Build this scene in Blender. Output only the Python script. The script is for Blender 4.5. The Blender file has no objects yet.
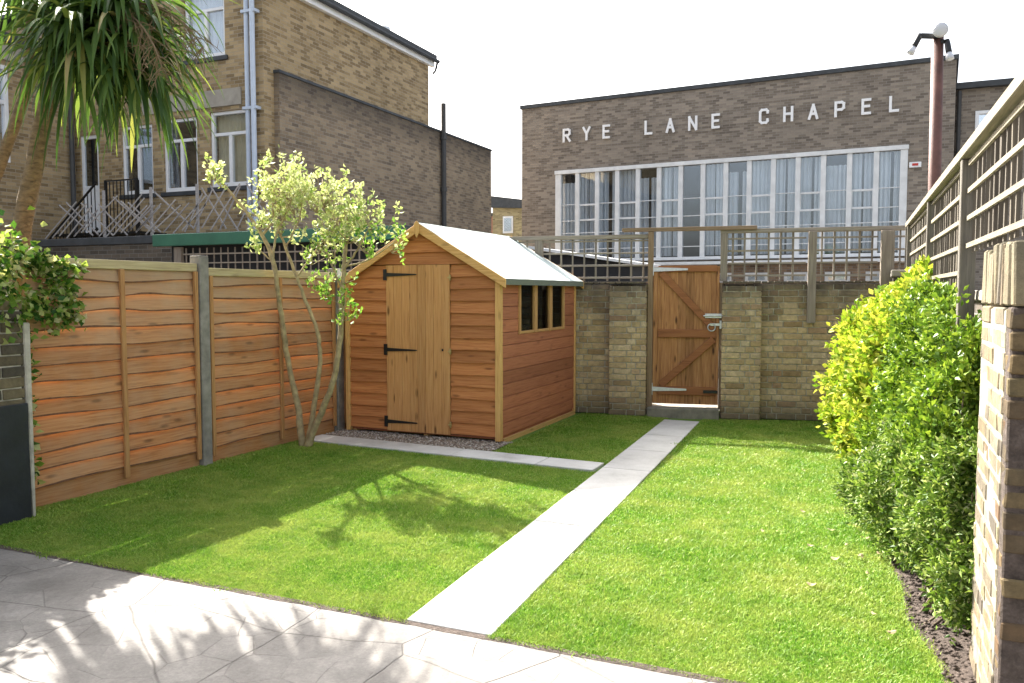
import bpy, math, random
import numpy as np
from mathutils import Vector, Matrix, noise
random.seed(7); rng = np.random.default_rng(11)
C = bpy.context.scene.collection
R = math.radians

# ------------------------------------------------------------------ node helpers
class NT:
    def __init__(s, name):
        s.m = bpy.data.materials.new(name); s.m.use_nodes = True
        s.t = s.m.node_tree; s.t.nodes.clear()
        s.out = s.n('OutputMaterial')
    def n(s, kind, **kw):
        nd = s.t.nodes.new('ShaderNode' + kind)
        for k, v in kw.items(): setattr(nd, k, v)
        return nd
    def l(s, a, b): s.t.links.new(a, b)
    def setin(s, sock, v):
        if isinstance(v, bpy.types.NodeSocket): s.l(v, sock)
        elif isinstance(v, (tuple, list)) and sock.type == 'RGBA' and len(v) == 3: sock.default_value = (*v, 1)
        else: sock.default_value = v
    def coord(s, kind='Object', scale=(1, 1, 1), off=None):
        tc = s.n('TexCoord'); v = tc.outputs[kind]
        if off is not None:
            a = s.n('VectorMath', operation='ADD'); s.l(v, a.inputs[0]); s.l(off, a.inputs[1]); v = a.outputs[0]
        mp = s.n('Mapping'); s.l(v, mp.inputs['Vector']); mp.inputs['Scale'].default_value = scale
        return mp.outputs[0]
    def noise(s, vec, scale=5, detail=4, rough=.55, dist=0):
        nd = s.n('TexNoise'); s.l(vec, nd.inputs['Vector'])
        nd.inputs['Scale'].default_value = scale; nd.inputs['Detail'].default_value = detail
        nd.inputs['Roughness'].default_value = rough; nd.inputs['Distortion'].default_value = dist
        return nd.outputs['Fac']
    def ramp(s, f, stops):
        nd = s.n('ValToRGB'); s.l(f, nd.inputs[0]); e = nd.color_ramp.elements
        while len(e) < len(stops): e.new(.5)
        for i, (p, c) in enumerate(stops):
            e[i].position = p; e[i].color = (*c, 1) if isinstance(c, (tuple, list)) else (c, c, c, 1)
        return nd.outputs[0]
    def mix(s, f, a, b, bt='MIX'):
        nd = s.n('Mix', data_type='RGBA', blend_type=bt)
        s.setin(nd.inputs[0], f); s.setin(nd.inputs[6], a); s.setin(nd.inputs[7], b)
        return nd.outputs[2]
    def math(s, op, a, b=0, c=None):
        nd = s.n('Math', operation=op); s.setin(nd.inputs[0], a); s.setin(nd.inputs[1], b)
        if c is not None: s.setin(nd.inputs[2], c)
        return nd.outputs[0]
    def bump(s, h, strength=.5, dist=.01, nrm=None):
        nd = s.n('Bump'); s.l(h, nd.inputs['Height']); nd.inputs['Strength'].default_value = strength
        nd.inputs['Distance'].default_value = dist
        if nrm: s.l(nrm, nd.inputs['Normal'])
        return nd.outputs[0]
    def bsdf(s, col, rough=.7, metal=0, nrm=None, spec=.5, **kw):
        b = s.n('BsdfPrincipled'); s.setin(b.inputs['Base Color'], col); s.setin(b.inputs['Roughness'], rough)
        b.inputs['Metallic'].default_value = metal; b.inputs['Specular IOR Level'].default_value = spec
        if nrm: s.l(nrm, b.inputs['Normal'])
        for k, v in kw.items(): s.setin(b.inputs[k], v)
        return b.outputs[0]
    def done(s, sh): s.l(sh, s.out.inputs[0]); return s.m
    def isl(s): return s.n('NewGeometry').outputs['Random Per Island']

def hashv(nt, r, k=17.3):
    a = nt.n('CombineXYZ'); nt.l(nt.math('MULTIPLY', r, k), a.inputs[0]); nt.l(nt.math('MULTIPLY', r, k * 2.7), a.inputs[1]); nt.l(nt.math('MULTIPLY', r, k * 5.1), a.inputs[2])
    return a.outputs[0]

def wood(name, c_dark, c_mid, c_light, axis='z', rough=.75, knots=.5, tv=.9, weather=None, wz=None, grain=1.0):
    nt = NT(name); r = nt.isl(); off = hashv(nt, r)
    big = 48; st = {'x': (2.2, big, big), 'y': (big, 2.2, big), 'z': (big, big, 2.2)}[axis]
    v = nt.coord('Object', st, off)
    n1 = nt.noise(v, 1.5, 5, .55, .5)
    col = nt.ramp(n1, [(.2, c_dark), (.48, c_mid), (.8, c_light)])
    st2 = {'x': (2.6, 9, 9), 'y': (9, 2.6, 9), 'z': (9, 9, 2.6)}[axis]
    vo = nt.n('TexVoronoi'); nt.l(nt.coord('Object', st2, off), vo.inputs['Vector']); vo.inputs['Scale'].default_value = 1
    k = nt.ramp(vo.outputs['Distance'], [(.07, 1.0), (.17, 0.0)])
    col = nt.mix(nt.math('MULTIPLY', k, knots), col, tuple(c * .35 for c in c_dark))
    tone = nt.ramp(r, [(0, (.74, .71, .68)), (.35, (.93, .91, .89)), (.7, (1.05, 1.03, 1)), (1, (1.16, 1.12, 1.05))])
    col = nt.mix(tv, col, tone, 'MULTIPLY')
    if weather:
        w = nt.noise(nt.coord('Object', (1, 1, 1)), 2.3, 5, .65)
        f = nt.ramp(w, [(.42, 0.0), (.68, .75)])
        if wz:      # weathering that starts at a height on the object
            sp = nt.n('SeparateXYZ'); nt.l(nt.coord('Object'), sp.inputs[0])
            zf = nt.math('MULTIPLY', nt.math('SUBTRACT', sp.outputs[2], wz[0]), 1 / (wz[1] - wz[0])); zf.node.use_clamp = True
            f = nt.math('ADD', nt.math('MULTIPLY', zf, .62), nt.math('MULTIPLY', f, .45)); f.node.use_clamp = True
        col = nt.mix(f, col, weather)
    h = nt.noise(v, 3.0, 3, .6)
    return nt.done(nt.bsdf(col, rough, nrm=nt.bump(h, .35 * grain, .004), spec=.3))

def plain(name, col, rough=.6, metal=0, var=.15, scale=6, bump=.1, spec=.5):
    nt = NT(name); v = nt.coord('Object')
    n = nt.noise(v, scale, 5, .6)
    lo = tuple(c * (1 - var) for c in col); hi = tuple(min(1, c * (1 + var)) for c in col)
    c = nt.ramp(n, [(.3, lo), (.7, hi)])
    return nt.done(nt.bsdf(c, rough, metal, nt.bump(nt.noise(v, scale * 6, 3), bump, .004), spec))

def brick_tex(name, c1, c2, mortar, dark=(.05, .045, .04), stain=.4, bandz=None, msize=.006, tint=None):
    nt = NT(name); uv = nt.coord('UV')
    b = nt.n('TexBrick'); nt.l(uv, b.inputs['Vector'])
    for k, v in {'Scale': 1, 'Mortar Size': msize, 'Mortar Smooth': .3, 'Bias': 0, 'Brick Width': .225, 'Row Height': .075}.items(): b.inputs[k].default_value = v
    b.offset = .5
    b.inputs['Color1'].default_value = (0, 0, 0, 1); b.inputs['Color2'].default_value = (1, 1, 1, 1); b.inputs['Mortar'].default_value = (.5, .5, .5, 1)
    # per-brick-size mottling
    mp = nt.coord('UV', (.9, 1.1, 1)); nz = nt.noise(mp, 1.0, 6, .7)
    f = nt.math('ADD', nt.math('ADD', nt.math('MULTIPLY', b.outputs['Color'], .62), .09), nt.math('MULTIPLY', nz, .25))
    mid = tuple((a + c) / 2 for a, c in zip(c1, c2))
    col = nt.ramp(f, [(.10, dark), (.26, c1), (.5, mid), (.74, c2), (.95, tint or c2)])
    fine = nt.noise(nt.coord('UV', (1, 1, 1)), 60, 4, .7)
    col = nt.mix(.55, col, nt.ramp(fine, [(.25, .55), (.75, 1.25)]), 'MULTIPLY')
    col = nt.mix(b.outputs['Fac'], col, mortar)
    big = nt.noise(nt.coord('UV'), .55, 6, .65)
    col = nt.mix(stain, col, nt.ramp(big, [(.33, .35), (.6, 1.1)]), 'MULTIPLY')
    h = nt.math('SUBTRACT', nt.math('MULTIPLY', fine, .3), b.outputs['Fac'])
    if bandz:      # sooty upper courses
        sp = nt.n('SeparateXYZ'); nt.l(uv, sp.inputs[0])
        wob = nt.math('ADD', sp.outputs[1], nt.math('MULTIPLY', nt.math('SUBTRACT', big, .5), bandz[2]))
        zf = nt.math('MULTIPLY', nt.math('SUBTRACT', wob, bandz[0]), 1 / (bandz[1] - bandz[0])); zf.node.use_clamp = True
        col = nt.mix(nt.math('MULTIPLY', zf, bandz[3]), col, (.035, .032, .032))
    return nt.done(nt.bsdf(col, .9, nrm=nt.bump(h, .7, .012), spec=.2))

def brick_solid(name, cols, stain=(.05, .048, .04), top=None, low=None, moss=None, stainamt=.6):
    nt = NT(name); r = nt.isl(); v = nt.coord('Object', (1, 1, 1), hashv(nt, r, 3.1))
    col = nt.ramp(r, [(i / (len(cols) - 1), c) for i, c in enumerate(cols)])
    n1 = nt.noise(v, 22, 6, .7); col = nt.mix(.8, col, nt.ramp(n1, [(.28, .5), (.7, 1.25)]), 'MULTIPLY')
    g = nt.coord('Object'); n2 = nt.noise(g, 2.1, 7, .7)
    col = nt.mix(nt.math('MULTIPLY', nt.ramp(n2, [(.45, 0.0), (.68, 1.0)]), stainamt), col, stain)
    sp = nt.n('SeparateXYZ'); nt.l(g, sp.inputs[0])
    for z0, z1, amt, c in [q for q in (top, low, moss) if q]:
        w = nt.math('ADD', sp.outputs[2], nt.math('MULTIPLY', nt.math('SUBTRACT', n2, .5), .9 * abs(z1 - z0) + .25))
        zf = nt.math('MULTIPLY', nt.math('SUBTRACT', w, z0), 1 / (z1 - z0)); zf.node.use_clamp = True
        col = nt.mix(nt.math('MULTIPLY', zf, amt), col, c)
    return nt.done(nt.bsdf(col, .92, nrm=nt.bump(nt.noise(g, 55, 6, .7), .8, .006), spec=.2))

def leafmat(name, stops, trans=.35, rough=.45, patch=None, spec=.22, tt=(1.0, 1.0, .35)):
    nt = NT(name); r = nt.isl(); col = nt.ramp(r, stops)
    if patch:
        p = nt.noise(nt.coord('Object'), patch[0], 3, .6); col = nt.mix(nt.ramp(p, [(.38, 0.0), (.62, patch[2])]), col, patch[1])
    b = nt.bsdf(col, rough, spec=spec)
    t = nt.n('BsdfTranslucent'); nt.setin(t.inputs[0], nt.mix(.6, col, tt, 'MULTIPLY'))
    m = nt.n('MixShader'); m.inputs[0].default_value = trans; nt.l(b, m.inputs[1]); nt.l(t.outputs[0], m.inputs[2])
    return nt.done(m.outputs[0])

def glass(name, tint=(.02, .03, .05), clear=.87, rough=.04, gc=(.85, .9, .96, 1)):
    nt = NT(name)
    b = nt.n('BsdfGlossy'); b.inputs['Color'].default_value = gc; b.inputs['Roughness'].default_value = rough
    nt.l(nt.bump(nt.noise(nt.coord('Object'), 1.1, 2), .12, .02), b.inputs['Normal']); b = b.outputs[0]
    t = nt.n('BsdfTransparent'); t.inputs[0].default_value = (.93, .95, .96, 1)
    m = nt.n('MixShader'); m.inputs[0].default_value = clear; nt.l(b, m.inputs[1]); nt.l(t.outputs[0], m.inputs[2])
    return nt.done(m.outputs[0])

# ------------------------------------------------------------------ materials
M = {}
M['fence'] = wood('fence_wood', (.24, .10, .036), (.44, .205, .08), (.53, .285, .13), 'y', knots=.6, weather=(.40, .31, .20), wz=(.95, 2.0))
M['lap_shade'] = plain('lap_shade_strip', (.13, .06, .028), .9, var=.4, scale=18, bump=.5)  # dark colour that paints the shadow line under each fence board's lap
M['fence_batten'] = wood('fence_batten_wood', (.22, .10, .035), (.38, .20, .08), (.46, .27, .12), 'z', knots=.2)
M['fence_rail'] = wood('fence_rail_wood', (.27, .21, .12), (.42, .35, .2), (.5, .44, .28), 'y', knots=.3)
M['concrete_post'] = plain('weathered_post_grey', (.24, .22, .19), .9, var=.35, scale=9, bump=.4)
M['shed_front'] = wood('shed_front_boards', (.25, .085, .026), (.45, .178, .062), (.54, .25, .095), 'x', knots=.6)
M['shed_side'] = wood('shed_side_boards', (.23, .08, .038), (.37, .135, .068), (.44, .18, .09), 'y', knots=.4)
M['shed_trim_z'] = wood('shed_trim_upright', (.36, .19, .06), (.54, .32, .12), (.62, .40, .17), 'z', knots=.4)
M['shed_trim_x'] = wood('shed_trim_sloping', (.36, .19, .06), (.54, .32, .12), (.62, .40, .17), 'x', knots=.4)
M['shed_trim_y'] = wood('shed_trim_level', (.36, .19, .06), (.54, .32, .12), (.62, .40, .17), 'y', knots=.4)
M['shed_frame'] = wood('shed_window_frame', (.26, .13, .05), (.42, .23, .09), (.50, .30, .13), 'z', knots=.3, tv=.5)
M['shed_door'] = wood('shed_door_boards', (.33, .145, .048), (.52, .265, .10), (.60, .35, .15), 'z', knots=.85, tv=.45)
M['gate'] = wood('gate_boards', (.16, .065, .025), (.33, .155, .062), (.50, .27, .12), 'z', knots=.9)
M['gate_brace'] = wood('gate_brace_wood', (.15, .055, .022), (.24, .095, .038), (.30, .135, .055), 'x', knots=.4)
M['post_brown'] = wood('brown_post_wood', (.13, .085, .05), (.21, .145, .09), (.28, .205, .13), 'z', knots=.3)
M['rail_brown'] = wood('brown_rail_wood', (.13, .085, .055), (.20, .14, .09), (.27, .195, .13), 'x', knots=.3)
M['trellis_x'] = wood('weathered_trellis_wood', (.14, .118, .098), (.235, .205, .172), (.33, .295, .25), 'x', knots=.2)
M['trellis_z'] = wood('weathered_trellis_upright', (.12, .10, .082), (.205, .175, .145), (.30, .265, .22), 'z', knots=.2)
M['trellis_y'] = wood('weathered_trellis_side', (.13, .115, .085), (.21, .185, .14), (.28, .25, .195), 'y', knots=.2)
M['trellis_dark'] = wood('dark_trellis_upright', (.06, .055, .05), (.11, .10, .085), (.17, .155, .13), 'z', knots=.2)
M['trellis_mid'] = wood('brown_trellis_upright', (.06, .05, .04), (.105, .09, .07), (.16, .14, .11), 'z', knots=.2)
M['slat_pale'] = wood('pale_broken_slats', (.20, .19, .19), (.30, .29, .29), (.40, .39, .38), 'x', knots=.1)
M['felt'] = plain('green_mineral_felt', (.50, .56, .53), .95, var=.10, scale=120, bump=.6)
M['felt_edge'] = plain('felt_edge_green', (.15, .165, .13), .95, var=.2, scale=80, bump=.5)
M['black'] = plain('black_iron', (.012, .012, .012), .45, .2, var=.2)
M['galv'] = plain('galvanised_steel', (.55, .56, .57), .38, .75, var=.12, scale=30)
M['brass'] = plain('brass_turnbutton', (.45, .36, .16), .4, .7)
M['white'] = plain('white_frame_paint', (.76, .77, .78), .4, var=.05)
M['offwhite'] = plain('aged_white_paint', (.68, .69, .69), .55, var=.12, scale=3)
M['dark_in'] = plain('dark_interior', (.02, .02, .022), .9)
M['glass'] = glass('window_glass')
M['glass_dark'] = glass('dark_shed_glass', (.008, .01, .012), .45, .04, (.10, .11, .12, 1))
M['glass_sky'] = glass('bright_window_glass', (.05, .09, .16), .45, .03)
M['curtain'] = plain('pale_curtain_cloth', (.68, .71, .75), .9, var=.1, scale=2)
M['curtain_cream'] = plain('cream_curtain_cloth', (.62, .56, .40), .9, var=.1, scale=3)
M['slate'] = plain('dark_roof_edge', (.045, .05, .055), .7, var=.3, scale=4)
M['stone'] = plain('stone_band', (.34, .31, .26), .85, var=.2, scale=4, bump=.3)
M['stone_grey'] = plain('grey_window_paint', (.5, .49, .47), .6)
M['green_paint'] = plain('green_fascia_paint', (.03, .125, .075), .55, var=.15, scale=3)
M['brick_house'] = brick_tex('upper_house_brick', (.24, .17, .09), (.47, .35, .195), (.38, .33, .25), dark=(.15, .11, .07), tint=(.48, .35, .21), stain=.25)
M['brick_house_dark'] = brick_tex('lower_house_brick', (.21, .16, .115), (.37, .285, .19), (.32, .29, .24), dark=(.12, .10, .08), tint=(.37, .285, .19), stain=.3, bandz=(5.5, 6.3, .8, .75))
M['brick_yellow'] = brick_tex('far_yellow_brick', (.28, .23, .12), (.44, .37, .2), (.36, .32, .24), stain=.3)
M['brick_chapel'] = brick_tex('chapel_brick', (.175, .145, .118), (.31, .265, .215), (.30, .27, .235), dark=(.13, .11, .092), tint=(.35, .29, .225), stain=.22)
M['brick_neigh'] = brick_tex('neighbour_wall_brick', (.08, .068, .056), (.16, .13, .10), (.2, .19, .17), stain=.6)
M['mortar'] = plain('lime_mortar', (.40, .37, .30), .95, var=.3, scale=12, bump=.6)
M['mortar_pale'] = plain('weathered_lime_mortar', (.24, .22, .175), .95, var=.35, scale=14, bump=.8)
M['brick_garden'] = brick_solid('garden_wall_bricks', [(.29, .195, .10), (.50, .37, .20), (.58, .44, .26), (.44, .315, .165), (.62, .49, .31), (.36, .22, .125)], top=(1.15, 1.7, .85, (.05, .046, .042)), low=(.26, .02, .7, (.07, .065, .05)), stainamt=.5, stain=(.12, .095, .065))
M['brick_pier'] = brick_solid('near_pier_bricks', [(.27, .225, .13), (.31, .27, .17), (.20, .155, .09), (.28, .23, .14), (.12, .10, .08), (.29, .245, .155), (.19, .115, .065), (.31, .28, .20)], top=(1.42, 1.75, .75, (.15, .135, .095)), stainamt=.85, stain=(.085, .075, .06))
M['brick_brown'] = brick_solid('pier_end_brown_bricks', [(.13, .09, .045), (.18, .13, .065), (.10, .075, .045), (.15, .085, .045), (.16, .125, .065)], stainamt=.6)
M['brick_left'] = brick_solid('left_pier_bricks', [(.07, .055, .04), (.15, .12, .07), (.2, .16, .09), (.05, .045, .04)], stainamt=.5)
M['bitumen'] = plain('black_tanking_paint', (.012, .014, .02), .55, var=.4, scale=5, bump=.5)
M['rust'] = plain('rusty_brown_pole_paint', (.115, .048, .035), .65, var=.35, scale=7, bump=.3)
M['pipe'] = plain('pale_blue_grey_pipe', (.50, .57, .68), .5, var=.08)
M['pipe_dark'] = plain('dark_cast_pipe', (.05, .05, .05), .6)
M['bulb'] = plain('lamp_glass_grey', (.55, .56, .60), .2, var=.05)
M['letter'] = plain('white_letter_paint', (.80, .80, .80), .5, var=.04)
M['red'] = plain('red_print', (.5, .04, .03), .6)
M['cord'] = plain('pale_cord', (.6, .58, .5), .8)
M['tree_bark'] = plain('smooth_tree_bark', (.36, .28, .15), .85, var=.4, scale=14, bump=.6)
M['bush_bark'] = plain('bush_bark', (.12, .09, .06), .9, var=.3, scale=14)

def mk_palm_bark():
    nt = NT('palm_bark'); v = nt.coord('Object', (6, 6, 16)); n = nt.noise(v, 2, 6, .7, .6)
    col = nt.ramp(n, [(.3, (.07, .05, .025)), (.55, (.20, .14, .07)), (.75, (.29, .21, .11))])
    return nt.done(nt.bsdf(col, .95, nrm=nt.bump(n, 1, .03)))
M['palm_bark'] = mk_palm_bark()
M['palm_leaf'] = leafmat('palm_leaf', [(0, (.035, .075, .02)), (.5, (.075, .14, .032)), (.8, (.13, .21, .05)), (.95, (.24, .29, .07)), (1, (.34, .27, .12))], .34, .38)
M['palm_dry'] = plain('dry_flower_stalk', (.16, .11, .055), .9)
M['shrub_leaf'] = leafmat('cream_shrub_leaf', [(0, (.30, .40, .10)), (.35, (.52, .57, .22)), (.75, (.70, .71, .40)), (1, (.28, .42, .08))], .32, .5, tt=(1, 1, .75))
M['shrub_leaf_green'] = leafmat('bright_green_shrub_leaf', [(0, (.10, .28, .03)), (1, (.34, .48, .10))], .4, .5)
M['ivy_leaf'] = leafmat('variegated_ivy_leaf', [(0, (.03, .09, .016)), (.3, (.08, .18, .025)), (.55, (.22, .34, .05)), (.82, (.42, .45, .16)), (1, (.62, .58, .36))], .38, .4)
M['bush_yellow'] = leafmat('yellow_bush_leaf', [(0, (.13, .25, .02)), (.35, (.30, .42, .04)), (.75, (.52, .54, .08)), (1, (.62, .58, .15))], .34, .4)
M['bush_green'] = leafmat('green_bush_leaf', [(0, (.045, .10, .012)), (.5, (.155, .27, .028)), (1, (.34, .44, .06))], .28, .4)
M['bush_grey'] = leafmat('grey_green_bush_leaf', [(0, (.05, .11, .018)), (.5, (.16, .26, .04)), (.85, (.30, .39, .10)), (1, (.42, .45, .26))], .32, .45)
M['dead_leaf'] = leafmat('dry_fallen_leaf', [(0, (.25, .17, .08)), (.5, (.34, .27, .15)), (1, (.40, .34, .22))], .15, .8)

def mk_grass():
    nt = NT('grass_blades'); r = nt.isl()
    col = nt.ramp(r, [(0, (.085, .215, .016)), (.4, (.165, .33, .028)), (.75, (.26, .415, .045)), (1, (.45, .49, .14))])
    p = nt.noise(nt.coord('Object'), 1.5, 5, .7)
    col = nt.mix(nt.ramp(p, [(.40, 0.0), (.64, .75)]), col, (.40, .45, .10))
    q = nt.noise(nt.coord('Object', (1, 1, 1)), 3.7, 3, .6)
    col = nt.mix(nt.ramp(q, [(.52, 0.0), (.70, .6)]), col, (.12, .27, .02))
    b = nt.bsdf(col, .5, spec=.3); t = nt.n('BsdfTranslucent'); nt.l(col, t.inputs[0])
    m = nt.n('MixShader'); m.inputs[0].default_value = .32; nt.l(b, m.inputs[1]); nt.l(t.outputs[0], m.inputs[2])
    return nt.done(m.outputs[0])
M['grass'] = mk_grass()
def mk_lawn():
    nt = NT('lawn_base'); v = nt.coord('Object'); n = nt.noise(v, 40, 6, .7)
    col = nt.ramp(n, [(.3, (.07, .15, .015)), (.7, (.16, .27, .03))])
    return nt.done(nt.bsdf(col, .95, nrm=nt.bump(n, .8, .03)))
M['lawn'] = mk_lawn()
def mk_soil():
    nt = NT('dry_soil'); v = nt.coord('Object'); n = nt.noise(v, 18, 8, .75)
    col = nt.ramp(n, [(.3, (.045, .032, .024)), (.55, (.14, .105, .085)), (.75, (.26, .21, .18))])
    return nt.done(nt.bsdf(col, .95, nrm=nt.bump(n, 1, .05)))
M['soil'] = mk_soil()
def mk_patio():
    nt = NT('imprinted_patio'); g = nt.coord('Object')
    w = nt.n('TexNoise'); nt.l(g, w.inputs['Vector']); w.inputs['Scale'].default_value = 2.2; w.inputs['Detail'].default_value = 2
    mv = nt.n('VectorMath', operation='MULTIPLY_ADD'); nt.l(w.outputs['Color'], mv.inputs[0]); mv.inputs[1].default_value = (.07, .07, 0); nt.l(g, mv.inputs[2])
    vo = nt.n('TexVoronoi', feature='DISTANCE_TO_EDGE', voronoi_dimensions='2D'); nt.l(mv.outputs[0], vo.inputs['Vector']); vo.inputs['Scale'].default_value = 4.6
    crack = nt.ramp(vo.outputs['Distance'], [(.0, 1.0), (.008, .7), (.022, 0.0)])
    brk = nt.ramp(nt.noise(g, 2.6, 3), [(.42, .12), (.6, 1.0)])
    crack = nt.math('MULTIPLY', crack, brk)
    n = nt.noise(g, 3.2, 8, .7); fine = nt.noise(g, 70, 4, .7)
    col = nt.ramp(n, [(.3, (.135, .122, .108)), (.5, (.195, .18, .16)), (.72, (.26, .24, .215))])
    col = nt.mix(.5, col, nt.ramp(fine, [(.3, .55), (.7, 1.25)]), 'MULTIPLY')
    vo2 = nt.n('TexVoronoi', voronoi_dimensions='2D'); nt.l(mv.outputs[0], vo2.inputs['Vector']); vo2.inputs['Scale'].default_value = 4.6
    bw = nt.n('RGBToBW'); nt.l(vo2.outputs['Color'], bw.inputs[0])
    col = nt.mix(.5, col, nt.ramp(bw.outputs[0], [(.2, .82), (.8, 1.12)]), 'MULTIPLY')
    vo3 = nt.n('TexVoronoi', feature='DISTANCE_TO_EDGE', voronoi_dimensions='2D'); nt.l(mv.outputs[0], vo3.inputs['Vector']); vo3.inputs['Scale'].default_value = 1.7; vo3.inputs['Randomness'].default_value = 1
    big_c = nt.ramp(vo3.outputs['Distance'], [(.0, 1.0), (.004, .7), (.012, 0.0)])
    crack = nt.math('ADD', nt.math('MULTIPLY', crack, .5), nt.math('MULTIPLY', big_c, .7)); crack.node.use_clamp = True
    col = nt.mix(nt.math('MULTIPLY', crack, .75), col, (.06, .052, .045))
    h = nt.math('SUBTRACT', nt.math('ADD', nt.math('MULTIPLY', n, 1.0), nt.math('MULTIPLY', fine, .15)), crack)
    return nt.done(nt.bsdf(col, .72, nrm=nt.bump(h, .6, .012), spec=.4))
M['patio'] = mk_patio()
def mk_path():
    nt = NT('pale_paving_slabs'); g = nt.coord('Object'); r = nt.isl()
    n = nt.noise(g, 2.5, 7, .7); fine = nt.noise(g, 90, 4, .7)
    col = nt.ramp(n, [(.25, (.34, .325, .30)), (.45, (.48, .47, .445)), (.7, (.58, .57, .545))])
    col = nt.mix(.5, col, nt.ramp(fine, [(.3, .8), (.7, 1.1)]), 'MULTIPLY')
    col = nt.mix(1, col, nt.ramp(r, [(0, (.86, .85, .84)), (1, (1.05, 1.05, 1.04))]), 'MULTIPLY')
    return nt.done(nt.bsdf(col, .8, nrm=nt.bump(fine, .4, .003)))
M['path'] = mk_path()
M['step'] = plain('stone_step', (.20, .18, .14), .9, var=.3, scale=10, bump=.5)
M['ground'] = plain('yard_ground', (.16, .15, .13), .95, var=.2, scale=1.5, bump=.3)
M['gravel_base'] = plain('gravel_bed', (.20, .16, .13), .95, var=.3, scale=20, bump=.5)
def mk_peb():
    nt = NT('pebbles'); return nt.done(nt.bsdf(nt.ramp(nt.isl(), [(0, (.16, .11, .08)), (.4, (.34, .27, .21)), (.8, (.46, .40, .34)), (1, (.6, .57, .52))]), .8))
M['pebble'] = mk_peb()

# ------------------------------------------------------------------ mesh builder
class MB:
    def __init__(s, mat=None): s.v = []; s.f = []; s.mi = []; s.X = mat or Matrix()
    def add(s, vs, fs, mi=0):
        o = len(s.v); s.v += [s.X @ Vector(p) for p in vs]; s.f += [tuple(i + o for i in f) for f in fs]; s.mi += [mi] * len(fs); return s
    def box(s, x0, x1, y0, y1, z0, z1, mi=0, jit=0):
        j = (lambda: random.uniform(-jit, jit)) if jit else (lambda: 0)
        vs = [(x + j(), y + j(), z + j()) for x in (x0, x1) for y in (y0, y1) for z in (z0, z1)]
        return s.add(vs, [(0, 1, 3, 2), (4, 6, 7, 5), (0, 4, 5, 1), (2, 3, 7, 6), (0, 2, 6, 4), (1, 5, 7, 3)], mi)
    def beam(s, p, q, w, d, up=(0, 0, 1), mi=0):
        p, q = Vector(p), Vector(q); a = (q - p).normalized(); u = Vector(up); sd = a.cross(u).normalized(); u = sd.cross(a).normalized()
        vs = [e + sd * (i * w / 2) + u * (k * d / 2) for e in (p, q) for i in (-1, 1) for k in (-1, 1)]
        return s.add(vs, [(0, 1, 3, 2), (4, 6, 7, 5), (0, 4, 5, 1), (2, 3, 7, 6), (0, 2, 6, 4), (1, 5, 7, 3)], mi)
    def prism(s, pts, ext, mi=0):      # pts: 3d polygon, ext: vector
        n = len(pts); e = Vector(ext); vs = [Vector(p) for p in pts] + [Vector(p) + e for p in pts]
        return s.add(vs, [tuple(range(n)), tuple(range(2 * n - 1, n - 1, -1))] + [(i, i + n, (i + 1) % n + n, (i + 1) % n) for i in range(n)], mi)
    def tube(s, pts, rad, n=8, mi=0, rough=0):
        pts = [Vector(p) for p in pts]; rings = []; vs = []
        ref = Vector((.3, .9, .2))
        for i, p in enumerate(pts):
            a = (pts[min(i + 1, len(pts) - 1)] - pts[max(i - 1, 0)]).normalized()
            u = a.cross(ref); u = u.normalized() if u.length > 1e-4 else a.cross(Vector((1, 0, 0))).normalized(); w = a.cross(u)
            r = rad[i] if isinstance(rad, (list, tuple)) else rad
            for k in range(n):
                t = 2 * math.pi * k / n; rr = r * (1 + random.uniform(-rough, rough))
                vs.append(p + (u * math.cos(t) + w * math.sin(t)) * rr)
        fs = [(i * n + k, i * n + (k + 1) % n, (i + 1) * n + (k + 1) % n, (i + 1) * n + k) for i in range(len(pts) - 1) for k in range(n)]
        fs += [tuple(range(n - 1, -1, -1)), tuple((len(pts) - 1) * n + k for k in range(n))]
        return s.add(vs, fs, mi)
    def build(s, name, mat, parent=None, loc=(0, 0, 0), smooth=False, bevel=0):
        me = bpy.data.meshes.new(name)
        Mi = W[parent.name].inverted() if parent else Matrix.Translation(Vector(loc)).inverted()
        vs = [Mi @ p for p in s.v]
        me.from_pydata(vs, [], s.f); 
        for m in (mat if isinstance(mat, list) else [mat]): me.materials.append(m)
        me.polygons.foreach_set('material_index', s.mi)
        if smooth: me.polygons.foreach_set('use_smooth', [True] * len(s.f))
        me.update(); uv = me.uv_layers.new(name='UVMap')
        for p in me.polygons:
            n = p.normal; ax = max(range(3), key=lambda i: abs(n[i]))
            for li in p.loop_indices:
                c = me.vertices[me.loops[li].vertex_index].co
                uv.data[li].uv = (c.y, c.z) if ax == 0 else (c.x, c.z) if ax == 1 else (c.x, c.y)
        o = bpy.data.objects.new(name, me); C.objects.link(o)
        if parent: o.parent = parent; W[o.name] = W[parent.name]
        else: o.location = loc; W[o.name] = Matrix.Translation(Vector(loc))
        if bevel:
            b = o.modifiers.new('bevel', 'BEVEL'); b.width = bevel; b.segments = 1; b.limit_method = 'ANGLE'
        return o
W = {}
def tag(o, label=None, cat=None, group=None, kind=None):
    if label: o['label'] = label
    if cat: o['category'] = cat
    if group: o['group'] = group
    if kind: o['kind'] = kind
    return o
def thing(name, loc, label, cat, group=None, rz=0):
    o = bpy.data.objects.new(name, None); C.objects.link(o); o.location = loc; o.rotation_euler = (0, 0, rz)
    o.empty_display_size = .2
    W[o.name] = Matrix.Translation(Vector(loc)) @ Matrix.Rotation(rz, 4, 'Z')
    return tag(o, label, cat, group)
def box(*a, X=None, **k): return MB(X).box(*a, **k)
def struct(o, kind='structure'): o['kind'] = kind; return o
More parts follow.
